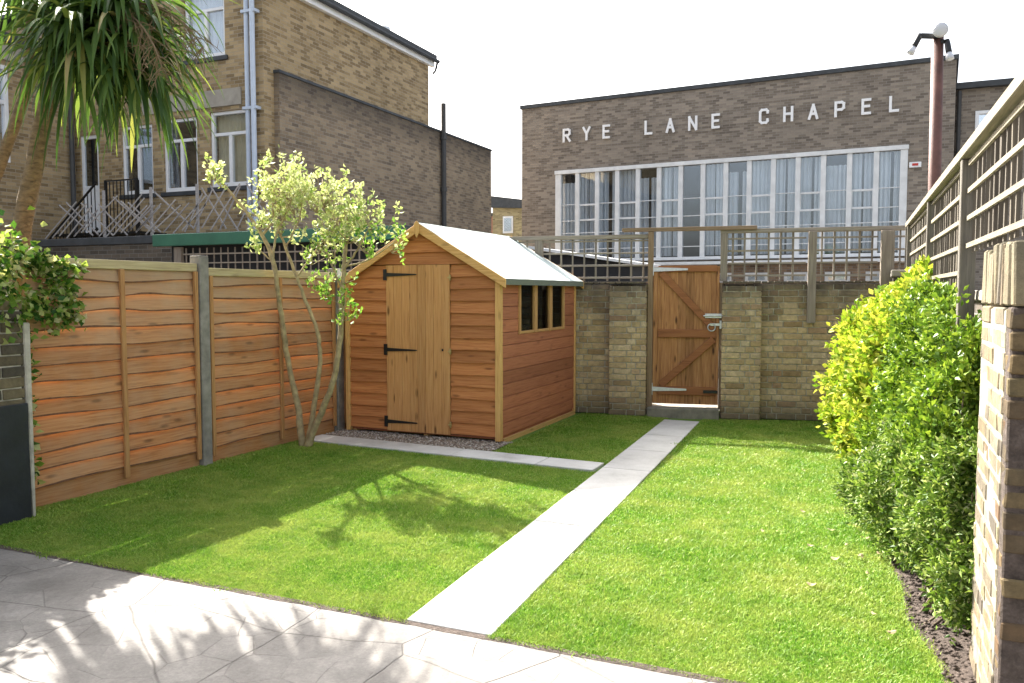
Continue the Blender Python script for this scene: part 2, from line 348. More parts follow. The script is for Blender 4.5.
def spline(pts, n=6):      # Catmull-Rom through points (p, r)
    P = [Vector(p[:3]) for p in pts]; Rr = [p[3] for p in pts]; out = []; rr = []
    for i in range(len(P) - 1):
        a, b, c, d = P[max(i - 1, 0)], P[i], P[i + 1], P[min(i + 2, len(P) - 1)]
        for k in range(n):
            t = k / n
            out.append(.5 * ((2 * b) + (c - a) * t + (2 * a - 5 * b + 4 * c - d) * t * t + (3 * b - a - 3 * c + d) * t ** 3)); rr.append(Rr[i] * (1 - t) + Rr[i + 1] * t)
    out.append(P[-1]); rr.append(Rr[-1]); return out, rr

def npmesh(name, co, faces_n, mat, parent=None, loc=(0, 0, 0)):
    """co: (N,k,3) array, each row a small island; faces_n: list of index tuples inside the row"""
    N, k, _ = co.shape; me = bpy.data.meshes.new(name)
    off = np.array(W[parent.name].translation if parent else loc, dtype=np.float32)
    v = (co.reshape(-1, 3) - off).astype(np.float32)
    me.vertices.add(N * k); me.vertices.foreach_set('co', v.ravel())
    lens = [len(f) for f in faces_n]; base = (np.arange(N) * k)[:, None]
    flat = np.concatenate([np.array(f) for f in faces_n])[None, :] + base
    tot = np.tile(np.array(lens), N); start = np.concatenate([[0], np.cumsum(tot)[:-1]])
    me.loops.add(flat.size); me.loops.foreach_set('vertex_index', flat.ravel().astype(np.int32))
    me.polygons.add(len(tot)); me.polygons.foreach_set('loop_start', start.astype(np.int32)); me.polygons.foreach_set('loop_total', tot.astype(np.int32))
    me.materials.append(mat); me.update(calc_edges=True); me.validate()
    o = bpy.data.objects.new(name, me); C.objects.link(o)
    if parent: o.parent = parent; W[o.name] = W[parent.name]
    else: o.location = loc; W[o.name] = Matrix.Translation(Vector(loc))
    return o
def norm(a): return a / np.maximum(np.linalg.norm(a, axis=1, keepdims=True), 1e-6)
def leaves(pos, d, length, width, fold=.25):
    """leaf rows: base, left, tip, right (folded along the rib)"""
    N = len(pos); L = (length * rng.uniform(.65, 1.25, N))[:, None]; w = (width * rng.uniform(.7, 1.2, N))[:, None]
    d = norm(d); r = rng.normal(size=(N, 3)); sd = norm(np.cross(d, r)); up = np.cross(sd, d)
    b = pos; t = pos + d * L - up * L * .15; m = pos + d * L * .5
    return np.stack([b, m + sd * w + up * w * fold, t, m - sd * w + up * w * fold], 1)
LF = [(0, 1, 2), (0, 2, 3)]

# ------------------------------------------------------------------ camera, light
cam = bpy.data.cameras.new('camera'); co = bpy.data.objects.new('camera', cam); C.objects.link(co)
cam.lens = 36 * 820 / 1024; cam.sensor_width = 36; cam.clip_start = .05; cam.clip_end = 2000
co.location = (0, 0, 1.55); co.rotation_euler = (R(90 - 3.4545), 0, R(23.6236))
bpy.context.scene.camera = co
SUN = Vector((-1.0, .70, 1.0)).normalized()
elev = math.asin(SUN.z); az = math.atan2(SUN.x, SUN.y)      # measured from +Y towards +X
sl = bpy.data.lights.new('sun', 'SUN'); so = bpy.data.objects.new('sun', sl); C.objects.link(so)
sl.energy = 5.0; sl.angle = R(.53); sl.color = (1, .95, .87); so.rotation_euler = SUN.to_track_quat('Z', 'Y').to_euler(); so.location = (0, 0, 30)
wd = bpy.data.worlds.new('World'); bpy.context.scene.world = wd; wd.use_nodes = True
t = wd.node_tree; t.nodes.clear(); wo = t.nodes.new('ShaderNodeOutputWorld'); bg = t.nodes.new('ShaderNodeBackground'); sk = t.nodes.new('ShaderNodeTexSky')
sk.sky_type = 'NISHITA'; sk.sun_disc = False; sk.sun_elevation = elev; sk.sun_rotation = az; sk.air_density = 1.0; sk.dust_density = 6; sk.ozone_density = 1
hs = t.nodes.new('ShaderNodeHueSaturation'); hs.inputs['Saturation'].default_value = .45
t.links.new(sk.outputs[0], hs.inputs['Color']); t.links.new(hs.outputs[0], bg.inputs[0]); bg.inputs[1].default_value = .135; t.links.new(bg.outputs[0], wo.inputs[0])
sc = bpy.context.scene; sc.view_settings.view_transform = 'Standard'; sc.view_settings.look = 'None'; sc.view_settings.exposure = 1.87; sc.view_settings.gamma = 1
sc.render.engine = 'CYCLES'; sc.render.resolution_x = 1024; sc.render.resolution_y = 683
sc.cycles.max_bounces = 7; sc.cycles.transparent_max_bounces = 12; sc.cycles.use_denoising = True

# ------------------------------------------------------------------ setting
WA = math.atan2(.5, 2.9); WO = Vector((-3.38, 9.97, 0)); WX = Matrix.Translation(WO) @ Matrix.Rotation(WA, 4, 'Z')
def wallY(x): return 9.93 + (x + 3.38) * math.tan(WA)
def pathL(y): return -1.98 - (y - 3.27) * .0445
def pathR(y): return -1.535 - (y - 3.27) * .0475
def soilX(y): return .27 - .055 * (y - 3.5) + .035 * math.sin(y * 2.3) + .02 * math.sin(y * 7)
struct(box(-90, 90, -30, 150, -.30, -.055).build('ground', M['ground']))
struct(box(-9, 5, -4, 3.26, -.2, -.008).build('patio', M['patio']))
struct(box(-5.6, 1.2, 3.262, 10.9, -.2, -.012).build('lawn', M['lawn']))
sb = MB()
ys = np.linspace(3.262, 10.5, 60)
sb.add([(soilX(y), y, -.010) for y in ys] + [(.9, y, .02) for y in ys], [(i, i + 60, i + 61, i + 1) for i in range(59)])
so_ = sb.build('soil_bed', M['soil']); struct(so_)
pb = MB(); y = 3.275; ye = 9.82
while y < ye - .1:
    y2 = min(y + .905, ye)
    a, b_ = y + .006, y2 - .006
    pb.prism([(pathL(a), a, -.03), (pathR(a), a, -.03), (pathR(b_), b_, -.03), (pathL(b_), b_, -.03)], (0, 0, .034)); y = y2
struct(pb.build('garden_path', M['path'], bevel=.004))
pb = MB(); x = -5.42
xe = -2.17
while x < xe - .05:
    x2 = min(x + .9, xe)
    f = lambda x: 7.08 - (x + 5.42) * .062
    xr = x2 - .004
    pb.prism([(x + .004, f(x) - .165, -.03), (xr, f(x2) - .165, -.03), (xr, f(x2) + .165, -.03), (x + .004, f(x) + .165, -.03)], (0, 0, .042)); x = x2
struct(pb.build('side_path', M['path'], bevel=.004))
struct(box(-5.42, -3.36, 7.2, 7.7, -.05, .004).build('gravel_strip', M['gravel_base']))
# pebbles in front of the shed
N = 2600; px_ = rng.uniform(-5.4, -3.34, N); py_ = rng.uniform(7.10, 7.64, N)
keep = py_ > 7.08 - (px_ + 5.42) * .062 + .17; px_, py_ = px_[keep], py_[keep]; N = len(px_)
s_ = rng.uniform(.005, .012, N)
oc = np.array([(1, 0, 0), (-1, 0, 0), (0, 1, 0), (0, -1, 0), (0, 0, .7), (0, 0, -.7)])
pc = np.stack([px_, py_, np.full(N, .010)], 1)[:, None, :] + oc[None] * s_[:, None, None] * rng.uniform(.7, 1.4, (N, 6, 1))
pe = npmesh('gravel', pc, [(0, 2, 4), (2, 1, 4), (1, 3, 4), (3, 0, 4), (2, 0, 5), (1, 2, 5), (3, 1, 5), (0, 3, 5)], M['pebble']); tag(pe, kind='stuff', label='small mixed gravel spread in front of the shed', cat='gravel')
# soil crumbs
N = 1500; py_ = rng.uniform(3.4, 7.5, N); px_ = np.array([soilX(y) for y in py_]) + rng.uniform(0, .35, N)
s_ = rng.uniform(.004, .014, N)
pc = np.stack([px_, py_, np.full(N, .008)], 1)[:, None, :] + oc[None] * s_[:, None, None] * rng.uniform(.6, 1.5, (N, 6, 1))
pe = npmesh('soil_crumbs', pc, [(0, 2, 4), (2, 1, 4), (1, 3, 4), (3, 0, 4), (2, 0, 5), (1, 2, 5), (3, 1, 5), (0, 3, 5)], M['soil']); tag(pe, kind='stuff', label='dry soil crumbs on the border under the bushes', cat='soil')

le_ = MB(); xs_ = np.linspace(-5.3, .5, 120)
le_.add([(x, 3.245 + .012 * noise.noise(Vector((x * 6, 0, 0))), -.0065) for x in xs_] + [(x, 3.285, -.002) for x in xs_], [(i, i + 1, i + 121, i + 120) for i in range(119)])
struct(le_.build('lawn_edge', M['soil']))
# grass
def grass(n):
    x = rng.uniform(-5.48, .45, n * 4); y = 3.2 + 7.6 * rng.random(n * 4) ** 1.75
    pl = -1.98 - (y - 3.27) * .0445; pr = -1.535 - (y - 3.27) * .0475
    so2 = .27 - .055 * (y - 3.5) + .035 * np.sin(y * 2.3) + .02 * np.sin(y * 7)
    wy = 9.93 + (x + 3.38) * math.tan(WA)
    sf = 7.08 - (x + 5.42) * .062
    e = rng.uniform(-.024, .022, n * 4)
    left = (x < pl - e) & (y > 3.275 + e) & (y < sf - .165 - e)
    back = (x < pl - e) & (x > -3.36) & (y > sf + .165 + e) & (y < wy - .02)
    right = (x > pr + e) & (x < so2 + e * 2) & (y > 3.275 + e) & (y < wy - .02)
    k = left | back | right
    x, y = x[k][:n], y[k][:n]
    tf = rng.integers(0, len(x), 240); tf = tf[x[tf] > -6]; nt_ = 70
    tx_ = (x[tf][:, None] + rng.normal(size=(len(tf), nt_)) * .03).ravel(); ty_ = (y[tf][:, None] + rng.normal(size=(len(tf), nt_)) * .03).ravel()
    tall = np.concatenate([np.ones(len(x)), np.full(len(tx_), 1.35)]); x = np.concatenate([x, tx_]); y = np.concatenate([y, ty_]); n = len(x)
    dist = np.hypot(x, y)
    cl = np.array([noise.noise(Vector((a * 2.2, b * 2.2, 0))) for a, b in zip(x[::1], y[::1])]) if n < 60000 else None
    h = rng.uniform(.010, .024, n) * (1 + .25 * np.sin(x * 3.1 + 1.3 * np.sin(y * 2.7)) * np.sin(y * 2.3))
    h = h * tall
    w = (.0011 + .00032 * dist) * rng.uniform(.7, 1.3, n)
    th = rng.uniform(0, 2 * math.pi, n); le = rng.uniform(.2, 1.3, n) * h
    dx, dy = np.cos(th), np.sin(th); ph = rng.uniform(0, 2 * math.pi, n); lx, ly = np.cos(ph) * le, np.sin(ph) * le
    z0 = -.014
    b0 = np.stack([x - dx * w, y - dy * w, np.full(n, z0)], 1); b1 = np.stack([x + dx * w, y + dy * w, np.full(n, z0)], 1)
    m0 = np.stack([x - dx * w * .8 + lx * .35, y - dy * w * .8 + ly * .35, z0 + h * .6], 1); m1 = np.stack([x + dx * w * .8 + lx * .35, y + dy * w * .8 + ly * .35, z0 + h * .6], 1)
    tp = np.stack([x + lx, y + ly, z0 + h], 1)
    return np.stack([b0, b1, m1, m0, tp], 1)
g = npmesh('grass', grass(640000), [(0, 1, 2, 3), (3, 2, 4)], M['grass']); tag(g, 'short bright green mown grass of the lawns', 'grass', kind='stuff')

# ------------------------------------------------------------------ fence (left)
FX = -5.5
fe = thing('garden_fence', (FX, 3.87, 0), 'orange-brown overlap board fence along the left of the lawn with grey posts', 'fence')
def panel(y0, y1, ztop):
    b = MB(); n = 13; ph = (ztop - .16) / n
    for i in range(n):
        zb = .14 + i * ph; zt = zb + ph + .030; sg = 22; vs = []; fs = []
        a1, a2, f1, f2 = random.uniform(0, 6), random.uniform(0, 6), random.uniform(1.5, 3.5), random.uniform(4, 8)
        amp = random.uniform(.003, .009) + (.007 if i > 8 else 0)
        for k in range(sg + 1):
            yy = y0 + (y1 - y0) * k / sg; wv = amp * math.sin(f1 * yy + a1) + amp * .6 * math.sin(f2 * yy + a2)
            bow = .006 * math.sin(f1 * .7 * yy + a2)
            for X, Z in ((.044 + bow, zb + wv), (.004, zt), (-.003, zt), (.034 + bow, zb + wv - .001)):
                vs.append((FX + X, yy, Z))
        for k in range(sg):
            for q in range(4): fs.append((k * 4 + q, k * 4 + (q + 1) % 4, (k + 1) * 4 + (q + 1) % 4, (k + 1) * 4 + q))
        fs += [(0, 1, 2, 3), (sg * 4 + 3, sg * 4 + 2, sg * 4 + 1, sg * 4)]
        b.add(vs, fs)
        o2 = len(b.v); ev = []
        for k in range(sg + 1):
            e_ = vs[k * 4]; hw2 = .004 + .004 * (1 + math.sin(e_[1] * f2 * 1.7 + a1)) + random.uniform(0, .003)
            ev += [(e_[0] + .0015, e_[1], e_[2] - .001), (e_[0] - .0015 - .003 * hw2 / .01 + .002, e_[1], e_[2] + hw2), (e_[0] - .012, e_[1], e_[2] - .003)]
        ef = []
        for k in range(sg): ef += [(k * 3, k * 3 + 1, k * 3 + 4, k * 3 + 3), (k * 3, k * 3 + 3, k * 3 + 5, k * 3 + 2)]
        b.add(ev, ef, mi=1)  # strip on the board's lower edge, overlap shade put into the colour
    b.box(FX - .01, FX + .018, y0, y1, -.05, .175, jit=.003)
    pn = b.build('fence_panel', [M['fence'], M['lap_shade']], fe)
    for yy in (y0 + .03, (y0 + y1) / 2 + .03, y1 - .03):
        box(FX + .036, FX + .064, yy - .02, yy + .02, .06, ztop - .06).build('batten', M['fence_batten'], pn, bevel=.003)
    box(FX - .03, FX + .045, y0, y1, ztop - .06, ztop + .012).build('top_rail', M['fence_rail'], pn, bevel=.004)
    for k in range(3):
        pass
    return pn
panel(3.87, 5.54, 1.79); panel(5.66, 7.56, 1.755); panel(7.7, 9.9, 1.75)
for yy, h, w in ((5.6, 1.86, .11), (7.63, 1.80, .12)):
    b = MB().box(FX - .05, FX + .07, yy - w / 2, yy + w / 2, -.05, h)
    b.prism([(FX - .05, yy - w / 2, h), (FX + .07, yy - w / 2, h), (FX + .07, yy + w / 2, h), (FX - .05, yy + w / 2, h)], (0, 0, .012))
    b.build('post', M['concrete_post'], fe, bevel=.012)

# ------------------------------------------------------------------ brick courses
def bricks(X, L, D, z0, H, mb=None, mi_e=0, inset=.012, jit=.003, front=True, ends=True, header_every=2, T=.065, mi_b=0, mi_m=1, u0=0):
    """real bricks set proud of a mortar core; u along X axis from u0, depth 0..D (front at v=0)"""
    b = mb or MB(X)
    b.box(u0 + inset, u0 + L - inset, inset, D - inset, z0, z0 + H - .01, mi=mi_m)
    n = int(round(H / .075)); ph = H / n
    for i in range(n):
        z = z0 + i * ph; u = u0; k = 0; hd = (i % 2)
        seq = []
        lens = [.1025, .215] if True else [.215]
        pos = u0 - (0.056 if i % 2 else 0)
        j = i % 2
        while pos < u0 + L - .02:
            l = .2150 if (j % 2 == 0) else .1025
            a, c = max(pos, u0), min(pos + l, u0 + L)
            if c - a > .03: seq.append((a, c))
            pos += l + .0105; j += 1
        for a, c in seq:
            p = random.uniform(-jit, jit); 
            b.box(a, c, p, .10, z + .005, z + ph - .005, mi=mi_b, jit=jit * .6)
            if D > .15: b.box(a, c, D - .1 + .0, D - p, z + .005, z + ph - .005, mi=mi_b, jit=jit * .6)
            elif False: pass
        if D > .15 and ends:
            for (ea, eb) in ((u0 - .003, u0 + .095), (u0 + L - .095, u0 + L + .003)):
                [b.box(ea, eb, q0, q1, z + .005, z + ph - .005, mi=mi_e, jit=jit * .6) for q0, q1 in (((.004, D * .52), (D * .52 + .01, D - .004)) if mi_e else ((.104, D - .104),))]
    return b

gw = thing('garden_wall', tuple(WO), 'yellow-brown stock brick wall with piers at the back of the garden, either side of the wooden gate', 'wall', rz=WA)
bm = [M['brick_garden'], M['mortar']]
b = bricks(WX, 2.15, .22, 0, 1.65, u0=-1.28); b.build('brickwork', bm, gw, bevel=.004)
bricks(WX, 2.1, .22, 0, 1.65, u0=1.72).build('brickwork', bm, gw, bevel=.004)
bricks(Matrix.Translation((0, 0, 0)) @ WX @ Matrix.Translation((0, -.115, 0)), .46, .11, 0, 1.63, u0=.36).build('pier', bm, gw, bevel=.004)
bricks(WX @ Matrix.Translation((0, -.115, 0)), .46, .11, 0, 1.63, u0=1.73).build('pier', bm, gw, bevel=.004)
cp = MB(WX)
for a0, a1, v0 in ((-1.28, .36, 0), (.36, .82, -.115), (1.73, 2.19, -.115), (2.19, 3.82, 0)):
    u = a0
    while u < a1 - .02:
        u2 = min(u + .075, a1)
        cp.box(u + .003, u2 - .003, v0 - .005, .225, 1.655, 1.68, jit=.002); u = u2
cp.build('coping', M['brick_garden'], gw, bevel=.004)
st = thing('door_step', tuple(WX @ Vector((1.28, -.1, 0))), 'low grey stone doorstep under the wooden garden gate', 'step', rz=WA)
MB(WX).box(.84, 1.71, -.14, .26, -.02, .115, jit=.006).build('step_stone', M['step'], st, bevel=.012)
MB(WX).box(.87, 1.70, .02, .2, .112, .118).build('mortar_bed', M['mortar'], st)

# gate
gt = thing('garden_gate', tuple(WX @ Vector((.9, 0, .13))), 'brown boarded garden gate with diagonal braces and steel hinges, set in the back wall', 'gate', rz=WA)
G0, G1, GZ0, GZ1, GV = .895, 1.699, .15, 1.875, .0
b = MB(WX); n = 8; wdt = (G1 - G0) / n
for i in range(n): b.box(G0 + i * wdt + .0002, G0 + (i + 1) * wdt - .0002, GV + .02, GV + .04, GZ0, GZ1 - .01)
b.box(G0 + .01, G1 - .01, GV + .0402, GV + .044, GZ0 + .01, GZ1 - .02); b.build('boards', M['gate'], gt, bevel=.0035)
for z0, z1 in ((1.80, GZ1), (.985, 1.085), (.27, .37)):
    MB(WX).box(G0 + .06, G1 - .03, GV - .012, GV + .019, z0, z1).build('ledge', M['gate_brace'], gt, bevel=.004)
for s0 in (G0, G1 - .035): MB(WX).box(s0 + (0 if s0 == G0 else 0), s0 + (.055 if s0 == G0 else .035), GV - .008, GV + .0185, GZ0 + .01, GZ1 - .076).build('stile', M['gate'], gt, bevel=.003)
MB(WX).beam((G0 + .10, GV - .001, 1.785), (G1 - .06, GV - .001, 1.10), .030, .085, up=(0, 0, 1)).build('brace', M['gate_brace'], gt, bevel=.004)
MB(WX).beam((G0 + .10, GV - .001, .385), (G1 - .06, GV - .001, .97), .030, .085, up=(0, 0, 1)).build('brace', M['gate_brace'], gt, bevel=.004)
for z in (1.83, .335):
    b = MB(WX); b.box(G0 - .055, G0 + .005, GV - .026, GV - .015, z - .075, z + .075)
    b.prism([(G0, GV - .022, z - .028), (G0 + .42, GV - .022, z - .012), (G0 + .42, GV - .022, z + .012), (G0, GV - .022, z + .028)], (0, .006, 0))
    b.build('hinge', M['galv'], gt, bevel=.001)
b = MB(WX); b.box(G1 - .17, G1 + .03, GV - .03, GV - .01, 1.23, 1.285); b.tube([(G1 - .19, GV - .035, 1.257), (G1 + .05, GV - .035, 1.257)], .010); b.build('bolt', M['galv'], gt, bevel=.002)
b = MB(WX); ring = [(G1 - .09 + .045 * math.cos(a), GV - .03, 1.115 + .045 * math.sin(a)) for a in np.linspace(0, 2 * math.pi, 17)]
b.tube(ring, .008, 6); b.box(G1 - .105, G1 + .035, GV - .034, GV - .018, 1.135, 1.165); b.box(G1 + .005, G1 + .03, GV - .036, GV - .01, 1.10, 1.20); b.build('latch', M['galv'], gt, bevel=.001)
MB(WX).box(G1 - .18, G1 - .01, GV - .03, GV - .013, .30, .335).build('lower_bolt', M['black'], gt, bevel=.001)
gp = thing('gate_frame', tuple(WX @ Vector((.86, 0, 0))), 'brown timber posts and long head rail round the garden gate, standing above the wall', 'gate frame', rz=WA)
MB(WX).box(.828, .893, -.03, .06, .0, 2.30, jit=.002).build('post', M['post_brown'], gp, bevel=.004)
MB(WX).box(1.70, 1.735, .0, .06, .1, 1.66, jit=.002).build('post', M['post_brown'], gp, bevel=.004)
MB(WX).box(.50, 2.13, -.035, .06, 2.302, 2.352, jit=.004).build('head_rail', M['rail_brown'], gp, bevel=.004)

# back trellises
def lattice(b, u0, u1, z0, z1, v, ph=.155, pv=.15, w=.022, t=.012, off=0):
    z = z0 + .02
    while z < z1 - .03: b.box(u0, u1, v, v + t, z, z + w, jit=.002); z += ph
def lattice_v(b, u0, u1, z0, z1, v, pv=.15, w=.022, t=.012):
    u = u0 + .06
    while u < u1 - .03: b.box(u - w / 2, u + w / 2, v + t + .001, v + 2 * t, z0, z1, jit=.003); u += pv
tl = thing('trellis_screen', tuple(WX @ Vector((-.8, .1, 1.68))), 'weathered square trellis on the back wall between the shed and the gate', 'trellis', rz=WA)
b = MB(WX); lattice(b, -1.25, .82, 1.70, 2.22, .06); b.build('slats', M['trellis_x'], tl)
b = MB(WX); lattice_v(b, -1.25, .82, 1.69, 2.22, .06); b.build('uprights', M['trellis_z'], tl)
MB(WX).box(-1.27, .826, .02, .10, 2.22, 2.27, jit=.004).build('top_rail', M['trellis_x'], tl, bevel=.004)
MB(WX).box(-.63, -.53, .035, .105, 1.68, 2.219, jit=.004).build('post', M['trellis_z'], tl, bevel=.004)
tr = thing('trellis_screen', tuple(WX @ Vector((2.7, .1, 1.68))), 'weathered square trellis on the back wall right of the gate, with long grey posts', 'trellis', rz=WA)
for a0, a1 in ((1.79, 2.70), (2.82, 3.50)):
    b = MB(WX); lattice(b, a0, a1, 1.72, 2.27, .06, .15); b.build('slats', M['trellis_x'], tr)
    b = MB(WX); lattice_v(b, a0, a1, 1.69, 2.27, .06, .14); b.build('uprights', M['trellis_z'], tr)
b = MB(WX); lattice(b, 3.62, 3.84, 1.72, 2.27, .06, .15); b.box(3.73, 3.75, .055, .0595, 1.7, 2.27); b.build('slats', M['trellis_x'], tr)
MB(WX).box(1.70, 3.85, .0, .085, 2.27, 2.318, jit=.005).build('top_rail', M['trellis_x'], tr, bevel=.004)
for u0, u1, z0 in ((1.705, 1.785, 1.68), (2.715, 2.805, 1.18), (3.515, 3.655, 1.50)):
    v0 = .0 if z0 > 1.6 else -.075
    MB(WX).box(u0, u1, v0 if z0 > 1.6 else -.075, .058 if z0 > 1.6 else -.009, z0, 2.268, jit=.003).build('post', M['trellis_z'], tr, bevel=.004)

# ------------------------------------------------------------------ shed
sh = thing('garden_shed', (-4.38, 8.7, 0), 'wooden apex garden shed with pale felt roof and boarded door', 'shed')
SX0, SX1, SY0, SY1, EZ, RZ, RX = -5.31, -3.45, 7.6, 9.88, 1.70, 2.235, -4.37
def roofz(x): return RZ - abs(x - RX) * (RZ - EZ) / (SX1 - RX)
def lapboards(b, x0f, x1f, z0, z1, pitch, y, lap=.024):
    z = z0
    while z < z1:
        zt = min(z + pitch + .012, z1); a0, a1 = x0f(z), x1f(z); c0, c1 = x0f(zt), x1f(zt); wv = random.uniform(-.003, .003)
        if a1 - a0 < .02: break
        n = max(2, int((a1 - a0) / .12)); vs = []; fs = []; ph = random.uniform(0, 9)
        for k in range(n + 1):
            t_ = k / n; xb = a0 + (a1 - a0) * t_; xt = c0 + (c1 - c0) * t_; e = .0035 * math.sin(xb * 5 + ph) + wv
            vs += [(xb, y - lap - .004, z + e), (xt, y - .002, zt), (xt, y + .006, zt), (xb, y - .004, z + e)]
        for k in range(n):
            for q in range(4): fs.append((k * 4 + q, k * 4 + (q + 1) % 4, (k + 1) * 4 + (q + 1) % 4, (k + 1) * 4 + q))
        fs += [(0, 1, 2, 3), (n * 4 + 3, n * 4 + 2, n * 4 + 1, n * 4)]
        b.add(vs, fs); z += pitch
gx0 = lambda z: max(SX0, RX - (RZ - z) / ((RZ - EZ) / (SX1 - RX))); gx1 = lambda z: min(SX1, RX + (RZ - z) / ((RZ - EZ) / (SX1 - RX)))
DX0, DX1, DZ0, DZ1 = -4.79, -4.02, .05, 1.835
b = MB()
lapboards(b, gx0, lambda z: DX0 - .004, .06, DZ1, .127, SY0)
lapboards(b, lambda z: DX1 + .004, gx1, .06, DZ1, .127, SY0)
lapboards(b, gx0, gx1, DZ1 + .004, RZ - .02, .127, SY0)
b.build('front_wall', M['shed_front'], sh)
# side wall with window openings
b = MB(); z = .06; win = [(8.10, 8.48), (8.57, 8.95), (9.04, 9.42)]; WZ0, WZ1 = 1.13, 1.655
segs = lambda z0, z1: [(SY0, SY1)] if z1 <= WZ0 + .001 else [(SY0, 8.06), (9.465, SY1)]
zs = list(np.arange(.06, WZ0 - .05, .134)) + [WZ0] + list(np.arange(WZ0 + .134, EZ - .05, .134)) + [EZ]
for i in range(len(zs) - 1):
    for s0, s1 in segs(zs[i], zs[i + 1]):
        b.add([(SX1, s0, zs[i] + .004), (SX1, s1, zs[i] + .004), (SX1, s1, zs[i + 1] - .004), (SX1, s0, zs[i + 1] - .004), (SX1 - .014, s0, zs[i]), (SX1 - .014, s1, zs[i]), (SX1 - .014, s1, zs[i + 1]), (SX1 - .014, s0, zs[i + 1])],
              [(0, 1, 2, 3), (4, 7, 6, 5), (0, 4, 5, 1), (3, 2, 6, 7), (0, 3, 7, 4), (1, 5, 6, 2)])
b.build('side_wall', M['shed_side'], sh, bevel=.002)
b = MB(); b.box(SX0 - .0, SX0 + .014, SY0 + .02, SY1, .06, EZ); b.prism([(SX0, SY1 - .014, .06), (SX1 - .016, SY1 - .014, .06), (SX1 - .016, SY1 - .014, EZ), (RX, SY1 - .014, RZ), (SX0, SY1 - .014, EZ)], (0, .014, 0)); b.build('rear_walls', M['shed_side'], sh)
MB().box(SX0 + .02, SX1 - .02, SY0 + .02, SY1 - .02, .03, .06).build('floor', M['shed_side'], sh)
b = MB(); [b.box(x0_, x0_ + .05, SY0 + .03, SY1 - .01, -.03, .03) for x0_ in (SX0 + .03, RX, SX1 - .08)]; b.build('bearers', M['shed_trim_y'], sh)
MB().box(SX1 - .012, SX1 + .014, SY0 + .055, SY1, -.02, .035).build('base_board', M['shed_trim_y'], sh)
# corner trims
for (cx0, cx1, cy0, cy1, tp) in ((SX1 - .045, SX1 + .012, SY0 - .044, SY0 + .03, EZ - .045), (SX0 - .01, SX0 + .04, SY0 - .044, SY0 + .03, EZ - .045), (SX1 - .03, SX1 + .012, SY1 - .03, SY1 + .02, EZ - .02)):
    MB().box(cx0, cx1, cy0, cy1, .02, tp).build('corner_post', M['shed_trim_z'], sh, bevel=.004)
# windows
for i, (w0, w1) in enumerate(win):
    fr = MB(); fr.box(SX1 - .03, SX1 + .018, w0 - .0445, w0, WZ0 - .03, WZ1 + .02).box(SX1 - .03, SX1 + .018, w1, w1 + .0445, WZ0 - .03, WZ1 + .02)
    fr.box(SX1 - .03, SX1 + .010, w0, w1, WZ0 - .03, WZ0)
    wf = fr.build('window_frame', M['shed_frame'], sh, bevel=.003)
    MB().box(SX1 - .012, SX1 - .008, w0, w1, WZ0, WZ1 + .02).build('pane', M['glass_dark'], wf)
# door
b = MB(); n = 8; wdt = (DX1 - DX0) / n
for i in range(n): b.box(DX0 + i * wdt + .001, DX0 + (i + 1) * wdt - .001, SY0 - .034, SY0 - .012, DZ0, DZ1, jit=.0006)
b.box(DX0 + .366, DX0 + .372, SY0 - .037, SY0 - .034, DZ0, DZ1)
dr = b.build('door', M['shed_door'], sh, bevel=.002)
for z in (1.735, .93, .15):
    b = MB(); b.box(DX0 - .03, DX0 + .012, SY0 - .046, SY0 - .038, z - .06, z + .06)
    b.prism([(DX0 + .01, SY0 - .044, z - .020), (DX0 + .37, SY0 - .044, z - .007), (DX0 + .385, SY0 - .044, z), (DX0 + .37, SY0 - .044, z + .007), (DX0 + .01, SY0 - .044, z + .020)], (0, .007, 0))
    b.build('hinge', M['black'], dr, bevel=.001)
for z in (1.70, .93, .16):
    b = MB(); b.box(DX1 + .004, DX1 + .018, SY0 - .052, SY0 - .03, z - .03, z + .03).box(DX1 - .012, DX1 + .03, SY0 - .056, SY0 - .052, z - .008, z + .008); b.build('turn_button', M['brass'], dr, bevel=.002)
MB().box(DX1 - .09, DX1 - .075, SY0 - .044, SY0 - .034, .93, .955).build('keyhole', M['black'], dr)
